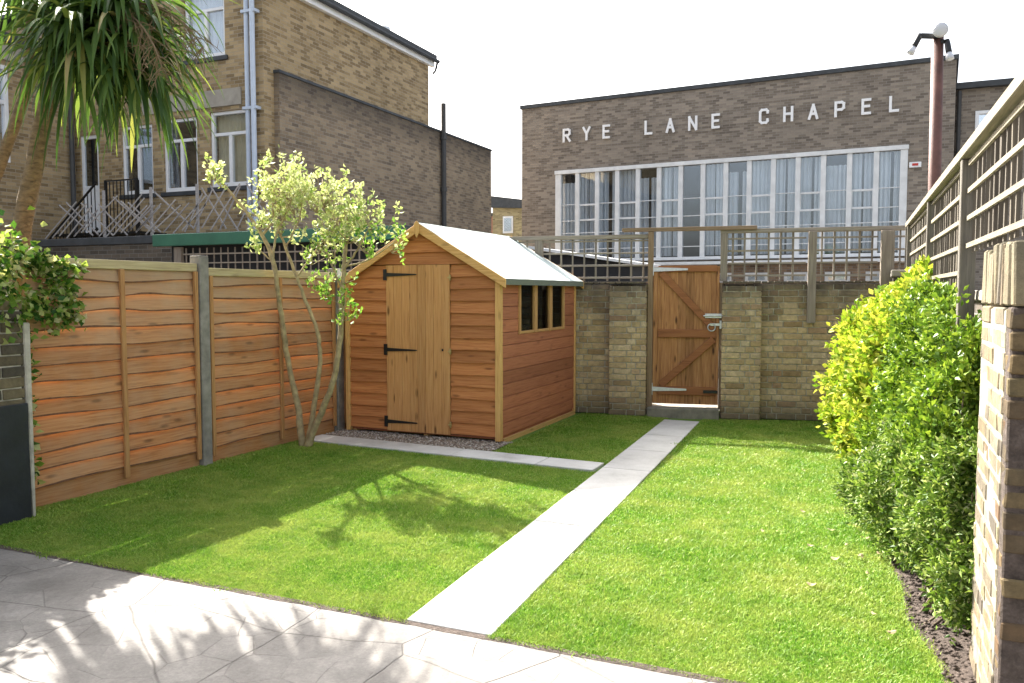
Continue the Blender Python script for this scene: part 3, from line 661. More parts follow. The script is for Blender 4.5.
# roof
OY0, OY1, OX = SY0 - .07, SY1 + .07, .085
for sgn, nm in ((1, 'a'), (-1, 'b')):
    hw = (SX1 - RX) + OX; ze = RZ - hw * (RZ - EZ) / (SX1 - RX)
    xe_ = RX + sgn * hw
    MB().prism([(RX, OY0 + .02, RZ + .012), (xe_, OY0 + .02, ze + .012), (xe_, OY0 + .02, ze + .028), (RX, OY0 + .02, RZ + .028)], (0, OY1 - OY0 - .04, 0)).build('roof_deck', M['shed_trim_y'], sh)
    b = MB(); ny, nx = 24, 10; vs = []; fs = []
    for i in range(ny + 1):
        for k in range(nx + 1):
            t_ = k / nx; yy = OY0 - .004 + (OY1 - OY0 + .008) * i / ny
            zz = RZ + .034 - t_ * hw * (RZ - EZ) / (SX1 - RX) + .0025 * noise.noise(Vector((yy * 4, t_ * 4, sgn))) + (.009 if (t_ < .29) else 0)
            vs.append((RX + sgn * hw * t_, yy, zz))
    for i in range(ny):
        for k in range(nx): fs.append((i * (nx + 1) + k, i * (nx + 1) + k + 1, (i + 1) * (nx + 1) + k + 1, (i + 1) * (nx + 1) + k))
    b.add(vs, fs); fo = b.build('roofing_felt', M['felt'], sh)
    MB().box(min(xe_, xe_ + sgn * .006), max(xe_, xe_ + sgn * .006), OY0 - .004, OY1 + .004, ze - .028, ze + .033).build('felt_edge', M['felt_edge'], fo)
    for yy in (OY0 - .018, OY1 + .002):
        MB().prism([(RX, yy, RZ - .06), (xe_ + sgn * .008, yy, ze - .062), (xe_ + sgn * .008, yy, ze + .030), (RX, yy, RZ + .035)], (0, .018, 0)).build('barge_board', M['shed_trim_x'], sh, bevel=.003)
for yy in (OY0 - .034, OY1 + .021):
    MB().prism([(RX - .03, yy, RZ + .03), (RX - .03, yy, RZ - .06), (RX, yy, RZ - .12), (RX + .03, yy, RZ - .06), (RX + .03, yy, RZ + .03), (RX, yy, RZ + .06)], (0, .015, 0)).build('finial', M['shed_trim_z'], sh, bevel=.002)
MB().box(RX - .02, RX + .02, SY0 + .02, SY1 - .02, RZ - .075, RZ - .01).build('ridge_beam', M['shed_trim_y'], sh)
cd = MB(); 
for k, dx in enumerate((0, .05)):
    cd.tube([(SX1 - .05, 9.16 + dx, 1.70), (SX1 - .05, 9.14 + dx * 1.5, 1.5), (SX1 - .05, 9.2 + dx * .4, 1.32), (SX1 - .05, 9.13 + dx, 1.17)], .008, 6)
tag(cd.build('hanging_cord', M['cord'], loc=(SX1 - .05, 9.16, 1.17), smooth=True), 'pale cord hanging inside the rearmost small shed window', 'cord')

# ------------------------------------------------------------------ right boundary
RW = thing('boundary_wall', (.5, 7, 0), 'low old brick wall mostly hidden behind the bushes under the right trellis', 'wall')
MB().box(.56, .80, 3.9, 10.55, -.05, 1.50).build('brickwork', M['brick_neigh'], RW)
MB().box(.53, .83, 3.9, 10.56, 1.502, 1.56, jit=.004).build('coping', M['stone'], RW, bevel=.006)
MB().box(.22, .60, 10.1, 10.48, 0, 1.72, jit=.006).build('pier', M['brick_neigh'], RW)
MB().box(.20, .62, 10.08, 10.5, 1.722, 1.80, jit=.006).build('pier_cap', M['stone'], RW, bevel=.008)
def tx(y): return .50 - (y - 3.6) * .019
rt = thing('trellis_fence', (.5, 6.5, 1.5), 'tall weathered square trellis fence running back along the right side above the bushes', 'trellis')
TY = [2.9, 5.15, 7.4, 10.0]; TZ0 = 1.56
for i in range(3):
    y0, y1 = TY[i] + .05, TY[i + 1] - .05
    b = MB(); z = 1.63
    zb0 = 1.76 if i == 0 else 1.58
    z = 1.80 if i == 0 else 1.66
    while z < 2.26: b.beam((tx(y0), y0, z), (tx(y1), y1, z), .014, .025); z += .148
    b.build('slats', M['trellis_y'], rt)
    b = MB(); yy = y0 + .06
    while yy < y1: b.box(tx(yy) + .0075, tx(yy) + .022, yy - .015, yy + .015, zb0, 2.27, jit=.003); yy += .14
    b.build('uprights', M['trellis_mid'], rt)
    MB().beam((tx(TY[i]) + .0, TY[i], 2.30), (tx(TY[i + 1]) + .0, TY[i + 1] + (.3 if i == 2 else 0), 2.30), .09, .055).build('top_rail', M['trellis_y'], rt, bevel=.004)
for yy, w in ((5.15, .09), (7.4, .09), (10.0, .09), (10.33, .10)):
    MB().box(tx(yy) - .035, tx(yy) + .045, yy - w / 2, yy + w / 2, 1.3 if yy < 9 else 1.56, 2.27, jit=.003).build('post', M['trellis_dark'], rt, bevel=.004)

pr = thing('brick_pier', (.7, 3.5, 0), 'tall pale weathered stock brick pier end at the right edge, sunlit on its left face', 'wall')
PX = Matrix.Translation((.42, 3.88, 0)) @ Matrix.Rotation(R(-90), 4, 'Z')      # u runs towards the camera, depth into +X
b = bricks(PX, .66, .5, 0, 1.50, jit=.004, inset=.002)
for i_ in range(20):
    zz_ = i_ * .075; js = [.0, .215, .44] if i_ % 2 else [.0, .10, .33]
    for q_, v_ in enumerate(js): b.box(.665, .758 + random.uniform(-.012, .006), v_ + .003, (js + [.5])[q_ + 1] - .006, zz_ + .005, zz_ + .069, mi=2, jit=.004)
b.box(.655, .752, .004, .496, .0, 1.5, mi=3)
z = 1.505      # top: soldier course of upright bricks in two rows
for zz in (1.505,):
    u = 0
    while u < .75:
        for v in (0, .235): b.box(u + .003, u + .0745, v + random.uniform(-.002, .004), v + .225, zz - .004, zz + .215 + random.uniform(-.018, .015), mi=0, jit=.006)
        u += .0765
for q in range(9):      # toothed ends: broken bricks jutting from the rear end
    zq = .02 + q * .15; b.box(-.05 - random.uniform(0, .05), .02, .03, .12, zq, zq + .065, jit=.008)
b.build('brickwork', [M['brick_pier'], M['mortar_pale'], M['brick_brown'], M['soil']], pr, bevel=.006)

# ------------------------------------------------------------------ left pier + ivy
lp = thing('brick_pier', (-5.5, 3.0, 0), 'dark brick wall end at the left edge, black at its foot, under the ivy', 'wall')
PX = Matrix.Translation((-5.29, 1.2, 0)) @ Matrix.Rotation(R(90), 4, 'Z')      # u towards +Y, depth into -X
b = bricks(PX, 2.58, .3, .0, 1.5, jit=.003); b.build('brickwork', [M['brick_left'], M['mortar']], lp, bevel=.004)
MB().box(-5.285, -5.265, 1.2, 3.78, -.02, .79, jit=.004).build('black_tanking', M['bitumen'], lp, bevel=.004)
MB().box(-5.60, -5.275, 3.785, 3.83, -.02, 1.35, jit=.012).build('mortar_edge', M['mortar'], lp, bevel=.008)

def trail(P, n, spread, jit=.5):
    P = np.array(P); k = rng.uniform(0, len(P) - 1.001, n); i = k.astype(int); f = (k - i)[:, None]
    return P[i] * (1 - f) + P[i + 1] * f + rng.normal(size=(n, 3)) * spread
iv = thing('ivy', (-5.45, 3.6, 0), 'variegated ivy heaped over the left wall end and trailing down the fence', 'ivy')
pts = [trail([(-5.45, 1.4, 1.7), (-5.45, 2.4, 1.75), (-5.42, 3.2, 1.72), (-5.44, 3.72, 1.76)], 4800, (.12, .1, .14)),
       trail([(-5.42, 3.0, 1.5), (-5.36, 3.5, 1.45), (-5.42, 3.8, 1.45)], 1300, (.07, .12, .11)),
       trail([(-5.43, 3.8, 1.85), (-5.42, 4.0, 1.76), (-5.4, 4.16, 1.6), (-5.4, 4.26, 1.38)], 430, (.03, .05, .055)),
       trail([(-5.42, 3.9, 1.5), (-5.4, 4.0, 1.42), (-5.4, 4.2, 1.34)], 200, (.03, .06, .05)),
       trail([(-5.43, 4.0, 1.78), (-5.42, 4.2, 1.76), (-5.42, 4.38, 1.70)], 70, (.02, .03, .025)),
       trail([(-5.38, 3.86, 1.3), (-5.37, 3.87, .8), (-5.37, 3.88, .25)], 90, (.015, .02, .03))]
p = np.concatenate(pts); d = rng.normal(size=p.shape) * .7 + np.array([.8, .1, -.25])
lv = leaves(p, d, .055, .024, .3)
npmesh('leaves', lv, LF, M['ivy_leaf'], iv)
b = MB()
for q in ([(-5.42, 3.6, 1.9), (-5.41, 4.0, 1.78), (-5.41, 4.16, 1.6), (-5.41, 4.24, 1.32)], [(-5.42, 3.5, 1.6), (-5.41, 3.95, 1.45), (-5.4, 4.2, 1.33)], [(-5.42, 3.9, 1.8), (-5.42, 4.2, 1.77), (-5.42, 4.38, 1.69)], [(-5.4, 3.84, 1.5), (-5.38, 3.87, .9), (-5.38, 3.88, .1)]):
    o_, r_ = spline([(*a, .006) for a in q]); b.tube(o_, r_, 5)
b.build('stems', M['bush_bark'], iv)

# ------------------------------------------------------------------ shrub tree on the lawn
tt = thing('garden_tree', (-5.22, 6.70, 0), 'slender three-stemmed small tree with pale cream-green leaves beside the fence', 'tree')
b = MB(); tips = []
def branch(q, store=True, n=5, tw=1):
    o_, r_ = spline(q, n); o_ = [o_[0]] + [p + Vector((random.uniform(-.006, .006), random.uniform(-.006, .006), 0)) for p in o_[1:]]
    b.tube(o_, r_, 8, rough=.12); return o_, r_
def P_(x, y, Y):      # a point of the stem at depth Y seen along the camera's row and column
    return None
S = {  # world points x, y, z, radius
 'a': [(-5.25, 6.70, -.02, .040), (-5.31, 6.70, .42, .031), (-5.355, 6.65, .75, .029), (-5.36, 6.58, 1.12, .027), (-5.36, 6.51, 1.47, .025), (-5.36, 6.44, 1.82, .022), (-5.46, 6.44, 2.05, .019), (-5.58, 6.37, 2.28, .016), (-5.70, 6.25, 2.50, .012), (-5.80, 6.15, 2.68, .007)],
 'b': [(-5.20, 6.72, -.02, .034), (-5.12, 6.72, .4, .026), (-5.04, 6.72, .85, .022), (-5.04, 6.7, 1.12, .021), (-5.14, 6.68, 1.4, .019), (-5.26, 6.66, 1.7, .016), (-5.38, 6.65, 2.0, .013), (-5.48, 6.6, 2.3, .010), (-5.45, 6.58, 2.6, .006)],
 'c': [(-5.18, 6.68, -.02, .04), (-5.0, 6.68, .35, .032), (-4.84, 6.68, .7, .030), (-4.76, 6.68, 1.1, .027), (-4.74, 6.68, 1.5, .024), (-4.70, 6.68, 1.8, .019), (-4.66, 6.66, 2.05, .014), (-4.62, 6.64, 2.3, .009)],
}
for q in S.values(): branch(q)
subs = [[(-5.49, 6.43, 2.1, .014), (-5.55, 6.75, 2.35, .011), (-5.52, 6.8, 2.6, .008), (-5.45, 6.85, 2.78, .005)],
        [(-5.37, 6.44, 1.86, .012), (-5.34, 6.47, 2.12, .010), (-5.25, 6.55, 2.4, .008), (-5.15, 6.55, 2.58, .005)],
        [(-5.38, 6.65, 2.0, .009), (-5.2, 6.6, 2.2, .007), (-5.05, 6.5, 2.42, .004)],
        [(-5.26, 6.66, 1.7, .010), (-5.1, 6.75, 1.95, .008), (-4.95, 6.8, 2.2, .006), (-4.9, 6.8, 2.38, .004)],
        [(-4.74, 6.68, 1.6, .012), (-4.88, 6.7, 1.85, .010), (-5.0, 6.75, 2.1, .008), (-5.03, 6.8, 2.35, .005)],
        [(-4.72, 6.68, 1.75, .012), (-4.52, 6.6, 1.92, .010), (-4.36, 6.55, 2.1, .007), (-4.2, 6.5, 2.3, .004)],
        [(-4.7, 6.68, 1.8, .009), (-4.5, 6.75, 1.85, .008), (-4.3, 6.8, 1.97, .006), (-4.15, 6.8, 2.08, .004)],
        [(-4.66, 6.66, 2.05, .009), (-4.75, 6.6, 2.25, .007), (-4.8, 6.5, 2.48, .004)],
        [(-4.76, 6.68, 1.1, .009), (-4.66, 6.6, 1.3, .006), (-4.64, 6.6, 1.5, .004)],
        [(-5.37, 6.44, 1.84, .008), (-5.44, 6.38, 1.93, .006), (-5.50, 6.34, 2.03, .004)],
        [(-5.52, 6.8, 2.6, .007), (-5.62, 6.8, 2.72, .005), (-5.72, 6.78, 2.76, .003)]]
for q in subs: branch(q)
cl = [((-5.80, 6.15, 2.70), .09, 60), ((-5.76, 6.18, 2.62), .07, 40), ((-5.45, 6.85, 2.76), .15, 150), ((-5.62, 6.8, 2.66), .13, 110), ((-5.72, 6.76, 2.58), .11, 80), ((-5.5, 6.75, 2.55), .16, 150), ((-5.3, 6.6, 2.6), .15, 150), ((-5.12, 6.55, 2.6), .13, 110),
      ((-5.38, 6.6, 2.4), .15, 120), ((-5.15, 6.5, 2.42), .14, 110), ((-5.4, 6.6, 2.2), .12, 70), ((-5.6, 6.45, 2.38), .09, 45), ((-5.5, 6.4, 2.22), .08, 30),
      ((-4.95, 6.6, 2.45), .15, 140), ((-4.8, 6.5, 2.48), .15, 140), ((-4.66, 6.6, 2.36), .16, 150), ((-4.5, 6.6, 2.32), .15, 130), ((-4.3, 6.55, 2.25), .14, 100), ((-4.18, 6.6, 2.2), .11, 60), ((-4.6, 6.6, 2.15), .15, 120), ((-4.85, 6.65, 2.22), .15, 110),
      ((-4.4, 6.6, 2.02), .12, 80), ((-4.2, 6.75, 2.0), .09, 45), ((-5.0, 6.7, 2.05), .13, 80), ((-5.1, 6.7, 1.9), .09, 40), ((-4.8, 6.65, 1.98), .11, 60), ((-4.68, 6.62, 1.5), .09, 50), ((-4.62, 6.6, 1.35), .08, 35), ((-5.02, 6.66, 1.62), .07, 25), ((-4.95, 6.66, 1.55), .06, 18), ((-5.50, 6.34, 2.02), .06, 25), ((-4.72, 6.66, 1.7), .08, 40)]
P = []; D = []
for c, r, n in cl:
    k = max(4, int(n / 8.5))
    cc = np.array(c) + np.clip(rng.normal(size=(k, 3)), -1.3, 1.3) * r * .9
    for j in range(k):
        m = 12; P.append(cc[j] + rng.normal(size=(m, 3)) * np.array([.018, .018, .035])); D.append(rng.normal(size=(m, 3)) * .8 + np.array([0, 0, .6]))
        b.tube([Vector(c) + Vector((0, 0, -r * .9)), Vector(cc[j])], [.004, .002], 4)
P = np.concatenate(P); D = np.concatenate(D)
b.build('trunk', M['tree_bark'], tt, smooth=True)
sel = (P[:, 2] + .35 * (-(P[:, 0] + 5.0))) < 1.80 + rng.normal(size=len(P)) * .2
npmesh('crown', leaves(P[~sel], D[~sel], .052, .016), LF, M['shrub_leaf'], tt)
npmesh('crown', leaves(P[sel], D[sel], .054, .016), LF, M['shrub_leaf_green'], tt)['label'] = 'greener lower leaves of the crown'

# ------------------------------------------------------------------ palm behind the fence
PK = .767
def pk(q): c = Vector((0, 0, 1.55)); return tuple(c + (Vector(q[:3]) - c) * PK) + tuple(v * PK for v in q[3:])
pm = thing('palm_tree', (-6.6, 4.7, 0), 'cordyline palm with long drooping sword leaves behind the left fence', 'palm tree')
b = MB()
o_, r_ = spline([(-6.66, 4.6, -.05, .12)] + [pk(q) for q in [(-8.5, 6.0, 1.2, .105), (-8.36, 6.0, 2.2, .095), (-8.12, 6.0, 2.9, .088), (-7.95, 6.0, 3.4, .09), (-7.7, 6.0, 3.9, .08), (-7.35, 6.0, 4.5, .07)]], 8); b.tube(o_, r_, 14, rough=.07)
b.build('trunk', M['palm_bark'], pm, smooth=True)
b = MB(); o_, r_ = spline([pk(q) for q in [(-8.05, 6.0, 3.15, .075), (-7.75, 6.05, 3.75, .07), (-7.2, 6.1, 4.25, .06), (-6.95, 6.1, 4.55, .05)]], 6); b.tube(o_, r_, 10, rough=.06)
o_, r_ = spline([(-6.8, 4.6, .0, .07)] + [pk(q) for q in [(-9.1, 6.0, 2.0, .07), (-8.62, 6.0, 3.0, .06), (-8.2, 6.0, 3.75, .055), (-8.05, 6.0, 4.9, .05)]], 6); b.tube(o_, r_, 10, rough=.06)
b.build('limbs', M['palm_bark'], pm, smooth=True)
def sword(heads):
    rows = []; S_ = 8
    for (c, n, Lm) in heads:
        for i in range(n):
            a = rng.uniform(0, 2 * math.pi); e = math.asin(rng.uniform(-.9, .85)); L = Lm * rng.uniform(.75, 1.2); w = .0175 * rng.uniform(.7, 1.25)
            d = Vector((math.cos(a) * math.cos(e), math.sin(a) * math.cos(e), math.sin(e))); p = Vector(c) + d * .05 + Vector((0, 0, rng.uniform(-.25, .12)))
            sd = d.cross(Vector((0, 0, 1))).normalized(); row = []; droop = rng.uniform(.10, .30)
            for k in range(S_ + 1):
                t_ = k / S_; ww = w * (1 - t_ ** 2.2) * (.55 + .9 * min(1, t_ * 4)) + .001; up = sd.cross(d)
                row += [p - sd * ww + up * ww * .4, p, p + sd * ww + up * ww * .4]
                p = p + d * (L / S_); d = (d + Vector((0, 0, -droop * (1 + t_)))).normalized()
                s2 = d.cross(Vector((0, 0, 1))); 
                if s2.length > .15: sd = (sd * .6 + s2.normalized() * .4).normalized()
            rows.append([tuple(q) for q in row])
    f = []
    for k in range(S_): f += [(k * 3, k * 3 + 1, k * 3 + 4, k * 3 + 3), (k * 3 + 1, k * 3 + 2, k * 3 + 5, k * 3 + 4)]
    return np.array(rows), f
rows, f = sword([(pk(h[0]), h[1], h[2] * PK) for h in [((-7.35, 6.0, 4.45), 170, 1.0), ((-6.95, 6.1, 4.4), 210, 1.05), ((-7.2, 5.8, 4.05), 110, 1.0), ((-8.05, 6.0, 5.0), 60, .85), ((-6.9, 6.3, 3.95), 80, .95)]])
npmesh('crown', rows, f, M['palm_leaf'], pm)
b = MB()
for (c, dr_) in (((-6.95, 6.1, 4.4), (1.0, .0, .15)), ((-6.9, 6.0, 4.3), (.9, -.3, -.05))):
    base = Vector(pk(c)); d = Vector(dr_); p = base.copy(); main = [p.copy()]
    for k in range(9): d = (d + Vector((0, 0, -.13))).normalized(); p = p + d * .107; main.append(p.copy())
    b.tube(main, [.012 - .001 * k for k in range(10)], 5)
    for k in range(2, 10):
        for j in range(4):
            a = rng.uniform(0, 6.28); dd = (d * .5 + Vector((math.cos(a), math.sin(a), rng.uniform(-.8, .4)))).normalized(); q = main[k]; tw = [q.copy()]
            for m in range(4): dd = (dd + Vector((0, 0, -.2))).normalized(); q = q + dd * rng.uniform(.04, .085); tw.append(q.copy())
            b.tube(tw, [.004, .0035, .003, .0025, .002], 3)
            for m in (1, 2, 3):
                for h_ in range(2):
                    e2 = Vector((rng.normal(), rng.normal(), rng.normal())).normalized(); b.tube([tw[m], tw[m] + e2 * rng.uniform(.04, .09)], [.0025, .0015], 3)
b.build('dry_flower_stalks', M['palm_dry'], pm)

# ------------------------------------------------------------------ bushes (right)
def bush(name, label, lobes, n, L, w, mat, core, twig=10, up=.35, shift=0.0):
    c0 = lobes[0][0]; o = thing(name, (c0[0], c0[1], 0), label, 'bush')
    P = []; D = []; wts = np.array([l[1][0] * l[1][2] for l in lobes]); wts = wts / wts.sum()
    for (c, r), q in zip(lobes, wts):
        k = int(n * q / twig); ns = 26; sd_ = norm(rng.normal(size=(ns, 3))); rm = float(np.mean(r))
        sc_ = np.array(c) + sd_ * np.array(r) * rng.uniform(.62, .92, (ns, 1)); sr_ = rm * rng.uniform(.20, .36, ns)
        w_ = rng.integers(0, ns, k); dr = norm(rng.normal(size=(k, 3)) + sd_[w_] * .8)
        cc = sc_[w_] + dr * sr_[w_][:, None] * rng.uniform(.6, 1.08, (k, 1))
        keep = (cc[:, 2] > .04) & (cc[:, 0] < .55); cc, dr = cc[keep], dr[keep]
        pos = np.repeat(cc, twig, 0) + rng.normal(size=(len(cc) * twig, 3)) * L * .55
        P.append(pos); D.append(np.repeat(dr, twig, 0) * .9 + rng.normal(size=pos.shape) * .75 + np.array([0, 0, up]))
        # shoots poking out
        m = max(4, int(k * .09)); idx = rng.integers(0, len(cc), m)
        for i in idx:
            ln = rng.uniform(.05, .19); t_ = np.linspace(0, 1, 9)[:, None]; dd = norm((dr[i] + np.array([0, 0, .7]))[None])[0]
            pp = cc[i] + dd * ln * t_; P.append(pp); D.append(dd + rng.normal(size=(9, 3)) * .8)
    P = np.concatenate(P); D = np.concatenate(D); P[:, 0] += shift
    npmesh('foliage', leaves(P, D, L, w), LF, mat, o)
    b = MB()
    for c, r in lobes:
        for k in range(5):
            dv = norm(rng.normal(size=(1, 3)))[0]; e = np.array(c) + dv * np.array(r) * .75; e[2] = max(e[2], .15); e[0] = min(e[0], .5)
            o_, r_ = spline([(c0[0] + rng.uniform(-.06, .06), c0[1] + (c[1] - c0[1]) * .9, -.03, .007), (c[0], c[1], max(.1, c[2] * .6), .005), (*e, .003)], 5); b.tube(o_, r_, 6)
    b.build('stems', M['bush_bark'], o); return o
bush('yellow_bush', 'large round golden-yellow leaved bush in the back right corner', [((-.02, 8.3, .80), (.40, .7, .60)), ((.15, 8.4, 1.02), (.33, .8, .50)), ((.38, 8.1, 1.32), (.24, .8, .44)), ((-.14, 8.0, .48), (.27, .5, .42)), ((.02, 7.3, .6), (.25, .5, .5)), ((.12, 7.5, 1.12), (.26, .45, .38)), ((.30, 7.2, 1.38), (.2, .4, .34)), ((.0, 7.7, .85), (.3, .45, .4))], 31000, .066, .022, M['bush_yellow'], None, shift=.12)
bush('green_bush', 'mid green small-leaved bush in front of the golden one, beside the brick pier', [((.34, 6.2, .90), (.22, .6, .48)), ((.35, 5.4, 1.10), (.18, .6, .42)), ((.42, 4.9, 1.22), (.12, .5, .36)), ((.26, 6.5, .55), (.24, .5, .38)), ((.40, 4.6, .85), (.16, .4, .45)), ((.30, 5.7, .60), (.24, .6, .40)), ((.40, 6.3, 1.3), (.15, .5, .3))], 40000, .038, .012, M['bush_green'], None)
bush('grey_green_bush', 'low sprawling grey-green bush over the soil border nearest the patio', [((.30, 5.1, .42), (.25, .6, .38)), ((.38, 4.5, .48), (.17, .45, .38)), ((.12, 5.9, .24), (.26, .5, .24)), ((.42, 4.15, .30), (.12, .28, .26)), ((.43, 4.3, .68), (.11, .35, .28)), ((.22, 5.4, .2), (.24, .4, .2))], 36000, .036, .0075, M['bush_grey'], None, up=.1)

# fallen leaves
spots = [(-.02, 5.1), (-.1, 5.3), (.0, 5.5), (-.15, 5.0), (-.05, 5.75), (-.2, 5.6), (.02, 4.8), (-.3, 5.2), (.05, 4.2), (-.1, 6.2), (-.18, 6.6), (-.4, 6.0), (.12, 4.0), (-.02, 6.9), (-.5, 7.4), (-.25, 4.5), (-.6, 5.4), (.08, 5.2)]
proto = None
for i, (x, y) in enumerate(spots):
    if proto is None:
        nn = 9; vs = [(0, 0, 0)] + [(.022 * math.cos(a) * 1.5, .022 * math.sin(a) * .8, .008 * math.cos(2 * a) + .004) for a in np.linspace(0, 2 * math.pi, nn, endpoint=False)]
        lb = MB(); lb.add(vs, [(0, 1 + k, 1 + (k + 1) % nn) for k in range(nn)]); o = proto = lb.build('fallen_leaf', M['dead_leaf'])
    else:
        o = proto.copy(); C.objects.link(o)
    o.location = (x, y, .018); o.rotation_euler = (random.uniform(-.3, .3), random.uniform(-.3, .3), random.uniform(0, 6)); s0 = random.uniform(.6, 1.1); o.scale = (s0, s0, s0)
    tag(o, 'small pale dry fallen leaf lying on the right lawn by the bushes', 'leaf', 'fallen leaves on the right lawn')

# ------------------------------------------------------------------ neighbour's yard (left)
HB = -11.83; FY = 14.0
nw = thing('yard_wall', (-12, 11, 0), 'dark sooty brick wall of the neighbouring yard, behind the left fence', 'wall')
MB().box(-19, -5.9, 11, 11.25, -.05, 2.42).build('brickwork', M['brick_neigh'], nw)
MB().box(-19, -11.2, 10.96, 11.29, 2.422, 2.56, jit=.006).build('coping', M['slate'], nw, bevel=.008)
go = thing('flat_roof_outbuilding', (-9, 10.7, 0), 'low outbuilding with a green painted fascia behind the left fence and shed', 'outbuilding')
MB().box(-11.17, -6.3, 10.35, 10.40, 2.32, 2.52, jit=.004).build('fascia', M['green_paint'], go, bevel=.006)
MB().box(-11.17, -6.3, 10.401, 10.95, 2.44, 2.53).build('roof', M['slate'], go)
MB().box(-11.0, -6.4, 10.6, 10.94, 0, 2.43).build('wall', M['dark_in'], go)
b = MB(); lattice(b, -10.6, -6.6, 1.7, 2.28, 10.45, .15); b.build('trellis_slats', M['trellis_x'], go)
b = MB(); lattice_v(b, -10.6, -6.6, 1.7, 2.28, 10.45, .15); b.build('trellis_uprights', M['trellis_z'], go)
MB().box(-10.78, -10.62, 10.43, 10.5, 0, 2.3).build('corner_post', M['trellis_z'], go)
spec = [(-14.6, -13.2, 38, .20, 'leaning fan of pale diagonal slats nearest the palm trunk'), (-13.3, -12.0, 38, .19, 'pale broken diagonal trellis in front of the white door'), (-12.2, -10.9, 40, .22, 'pale diagonal trellis below the middle house window'), (-11.0, -9.3, 58, .2, 'thin grey steep diagonal trellis above the green fascia')]
for (a0, a1, ang, pitch, lab) in spec:
    o = thing('broken_trellis', ((a0 + a1) / 2, 11.1, 2.56), lab, 'trellis', 'broken diagonal trellis panels on the neighbour wall')
    for s_i, sg_ in enumerate((1, -1)):
        b = MB(); u = a0 - .6
        while u < a1:
            if random.random() < (.95 if sg_ == 1 else .55):
                L = random.uniform(.75, 1.25); an = R(ang + random.uniform(-3, 3)); x1 = u + L * math.cos(an); z1 = L * math.sin(an) + 2.58
                xs, xe2 = (u, x1) if sg_ == 1 else (x1, u)
                if x1 < a1 + .4 and u > a0 - .4: b.beam((xs, 11.1 + .014 * s_i, 2.58 + random.uniform(0, .1)), (xe2, 11.1 + .014 * s_i, min(z1, 3.4)), .010, .026)
            u += pitch
        if b.v: b.build('slats', M['slat_pale'], o)
    MB().box(a1 - .06, a1 - .02, 11.13, 11.17, 2.3, 3.45).build('stake', M['slat_pale'], o)

# house
hs_ = thing('brick_house', (HB, FY, 0), 'tall yellow stock brick house with white windows behind the left fence', 'house')
def house_window(parent, x0, x1, z0, z1, y, curtain=None, mat='glass', two=True, sill=True, axis='y'):
    """front plane at y, facing -Y"""
    f_ = .07; b = MB(); d0, d1 = y - .01, y + .07
    b.box(x0, x0 + f_, d0, d1, z0, z1).box(x1 - f_, x1, d0, d1, z0, z1).box(x0 + f_, x1 - f_, d0, d1, z0, z0 + f_ + .02).box(x0 + f_, x1 - f_, d0, d1, z1 - f_, z1)
    zt = z0 + (z1 - z0) * .70; b.box(x0 + f_, x1 - f_, d0 + .005, d1, zt - .035, zt + .035); xm = (x0 + x1) / 2
    b.box(xm - .045, xm + .045, d0 + .004, d1, z0 + f_ + .02, zt - .035)
    wf = b.build('window', M['white'], parent, bevel=.006)
    MB().box(x0 + f_, x1 - f_, y + .04, y + .046, z0 + f_, z1 - f_).build('pane', M[mat], wf)
    if curtain:
        n = 40; vs = []; 
        for k in range(n + 1):
            xx = x0 + .05 + (x1 - x0 - .1) * k / n; yy = y + .16 + .03 * math.sin(k * 1.3); vs += [(xx, yy, z0 + .05), (xx, yy, z1 - .05)]
        MB().add(vs, [(2 * k, 2 * k + 2, 2 * k + 3, 2 * k + 1) for k in range(n)]).build('curtain', M[curtain], wf)
    if sill: MB().box(x0 - .08, x1 + .08, y - .09, y + .05, z0 - .10, z0 - .005).build('sill', M['slate'], wf, bevel=.006)
    return wf
wins = [(-13.33, -12.28, 3.84, 5.46, 'curtain_cream'), (-14.70, -13.70, 3.80, 5.41, None), (-16.0, -15.03, 3.80, 5.36, None), (-14.0, -12.86, 6.64, 8.1, 'curtain')]
door = (-17.35, -16.75, 2.95, 5.25)
# facade assembled round its openings
xs = sorted({-30.0, HB} | {w[0] for w in wins[:3]} | {w[1] for w in wins[:3]} | {door[0], door[1]})
b = MB(); TOP = 8.05
op = [(w[0], w[1], w[2], w[3]) for w in wins] + [door]
xs = sorted({-30.0, HB} | {o[0] for o in op} | {o[1] for o in op})
for i in range(len(xs) - 1):
    a, c = xs[i], xs[i + 1]; m = (a + c) / 2; cuts = sorted([(o[2], o[3]) for o in op if o[0] < m < o[1]]); z = -.05
    for z0, z1 in cuts: b.box(a, c, FY, FY + .3, z, z0); z = z1
    if z < TOP: b.box(a, c, FY, FY + .3, z, TOP)
b.box(HB - .3, HB, FY + .3, 21.05, -.05, TOP).box(-30, HB - .3, 20.8, 21.05, -.05, TOP)
b.build('wall', M['brick_house'], hs_)
MB().box(-30, HB - .35, FY + .9, FY + 1.0, 0, TOP).build('room_back', M['dark_in'], hs_)
for w in wins: house_window(hs_, w[0], w[1], w[2], w[3], FY + .05, w[4])
for x0, x1, z in ((-15.3, HB - .6, 5.56),): MB().box(x0, x1, FY - .03, FY, z, z + .36).build('stone_band', M['stone'], hs_)
b = MB(); b.box(door[0], door[0] + .08, FY + .03, FY + .1, door[2], door[3]).box(door[1] - .08, door[1], FY + .03, FY + .1, door[2], door[3]).box(door[0] + .08, door[1] - .08, FY + .03, FY + .1, door[3] - .08, door[3]).box(door[0] + .08, door[1] - .08, FY + .04, FY + .09, door[2], door[2] + 1.0).box(door[0] + .08, door[1] - .08, FY + .035, FY + .095, door[2] + 1.0, door[2] + 1.12)
dd = b.build('door', M['white'], hs_, bevel=.005); MB().box(door[0] + .08, door[1] - .08, FY + .06, FY + .066, door[2] + 1.12, door[3] - .08).build('pane', M['glass'], dd)
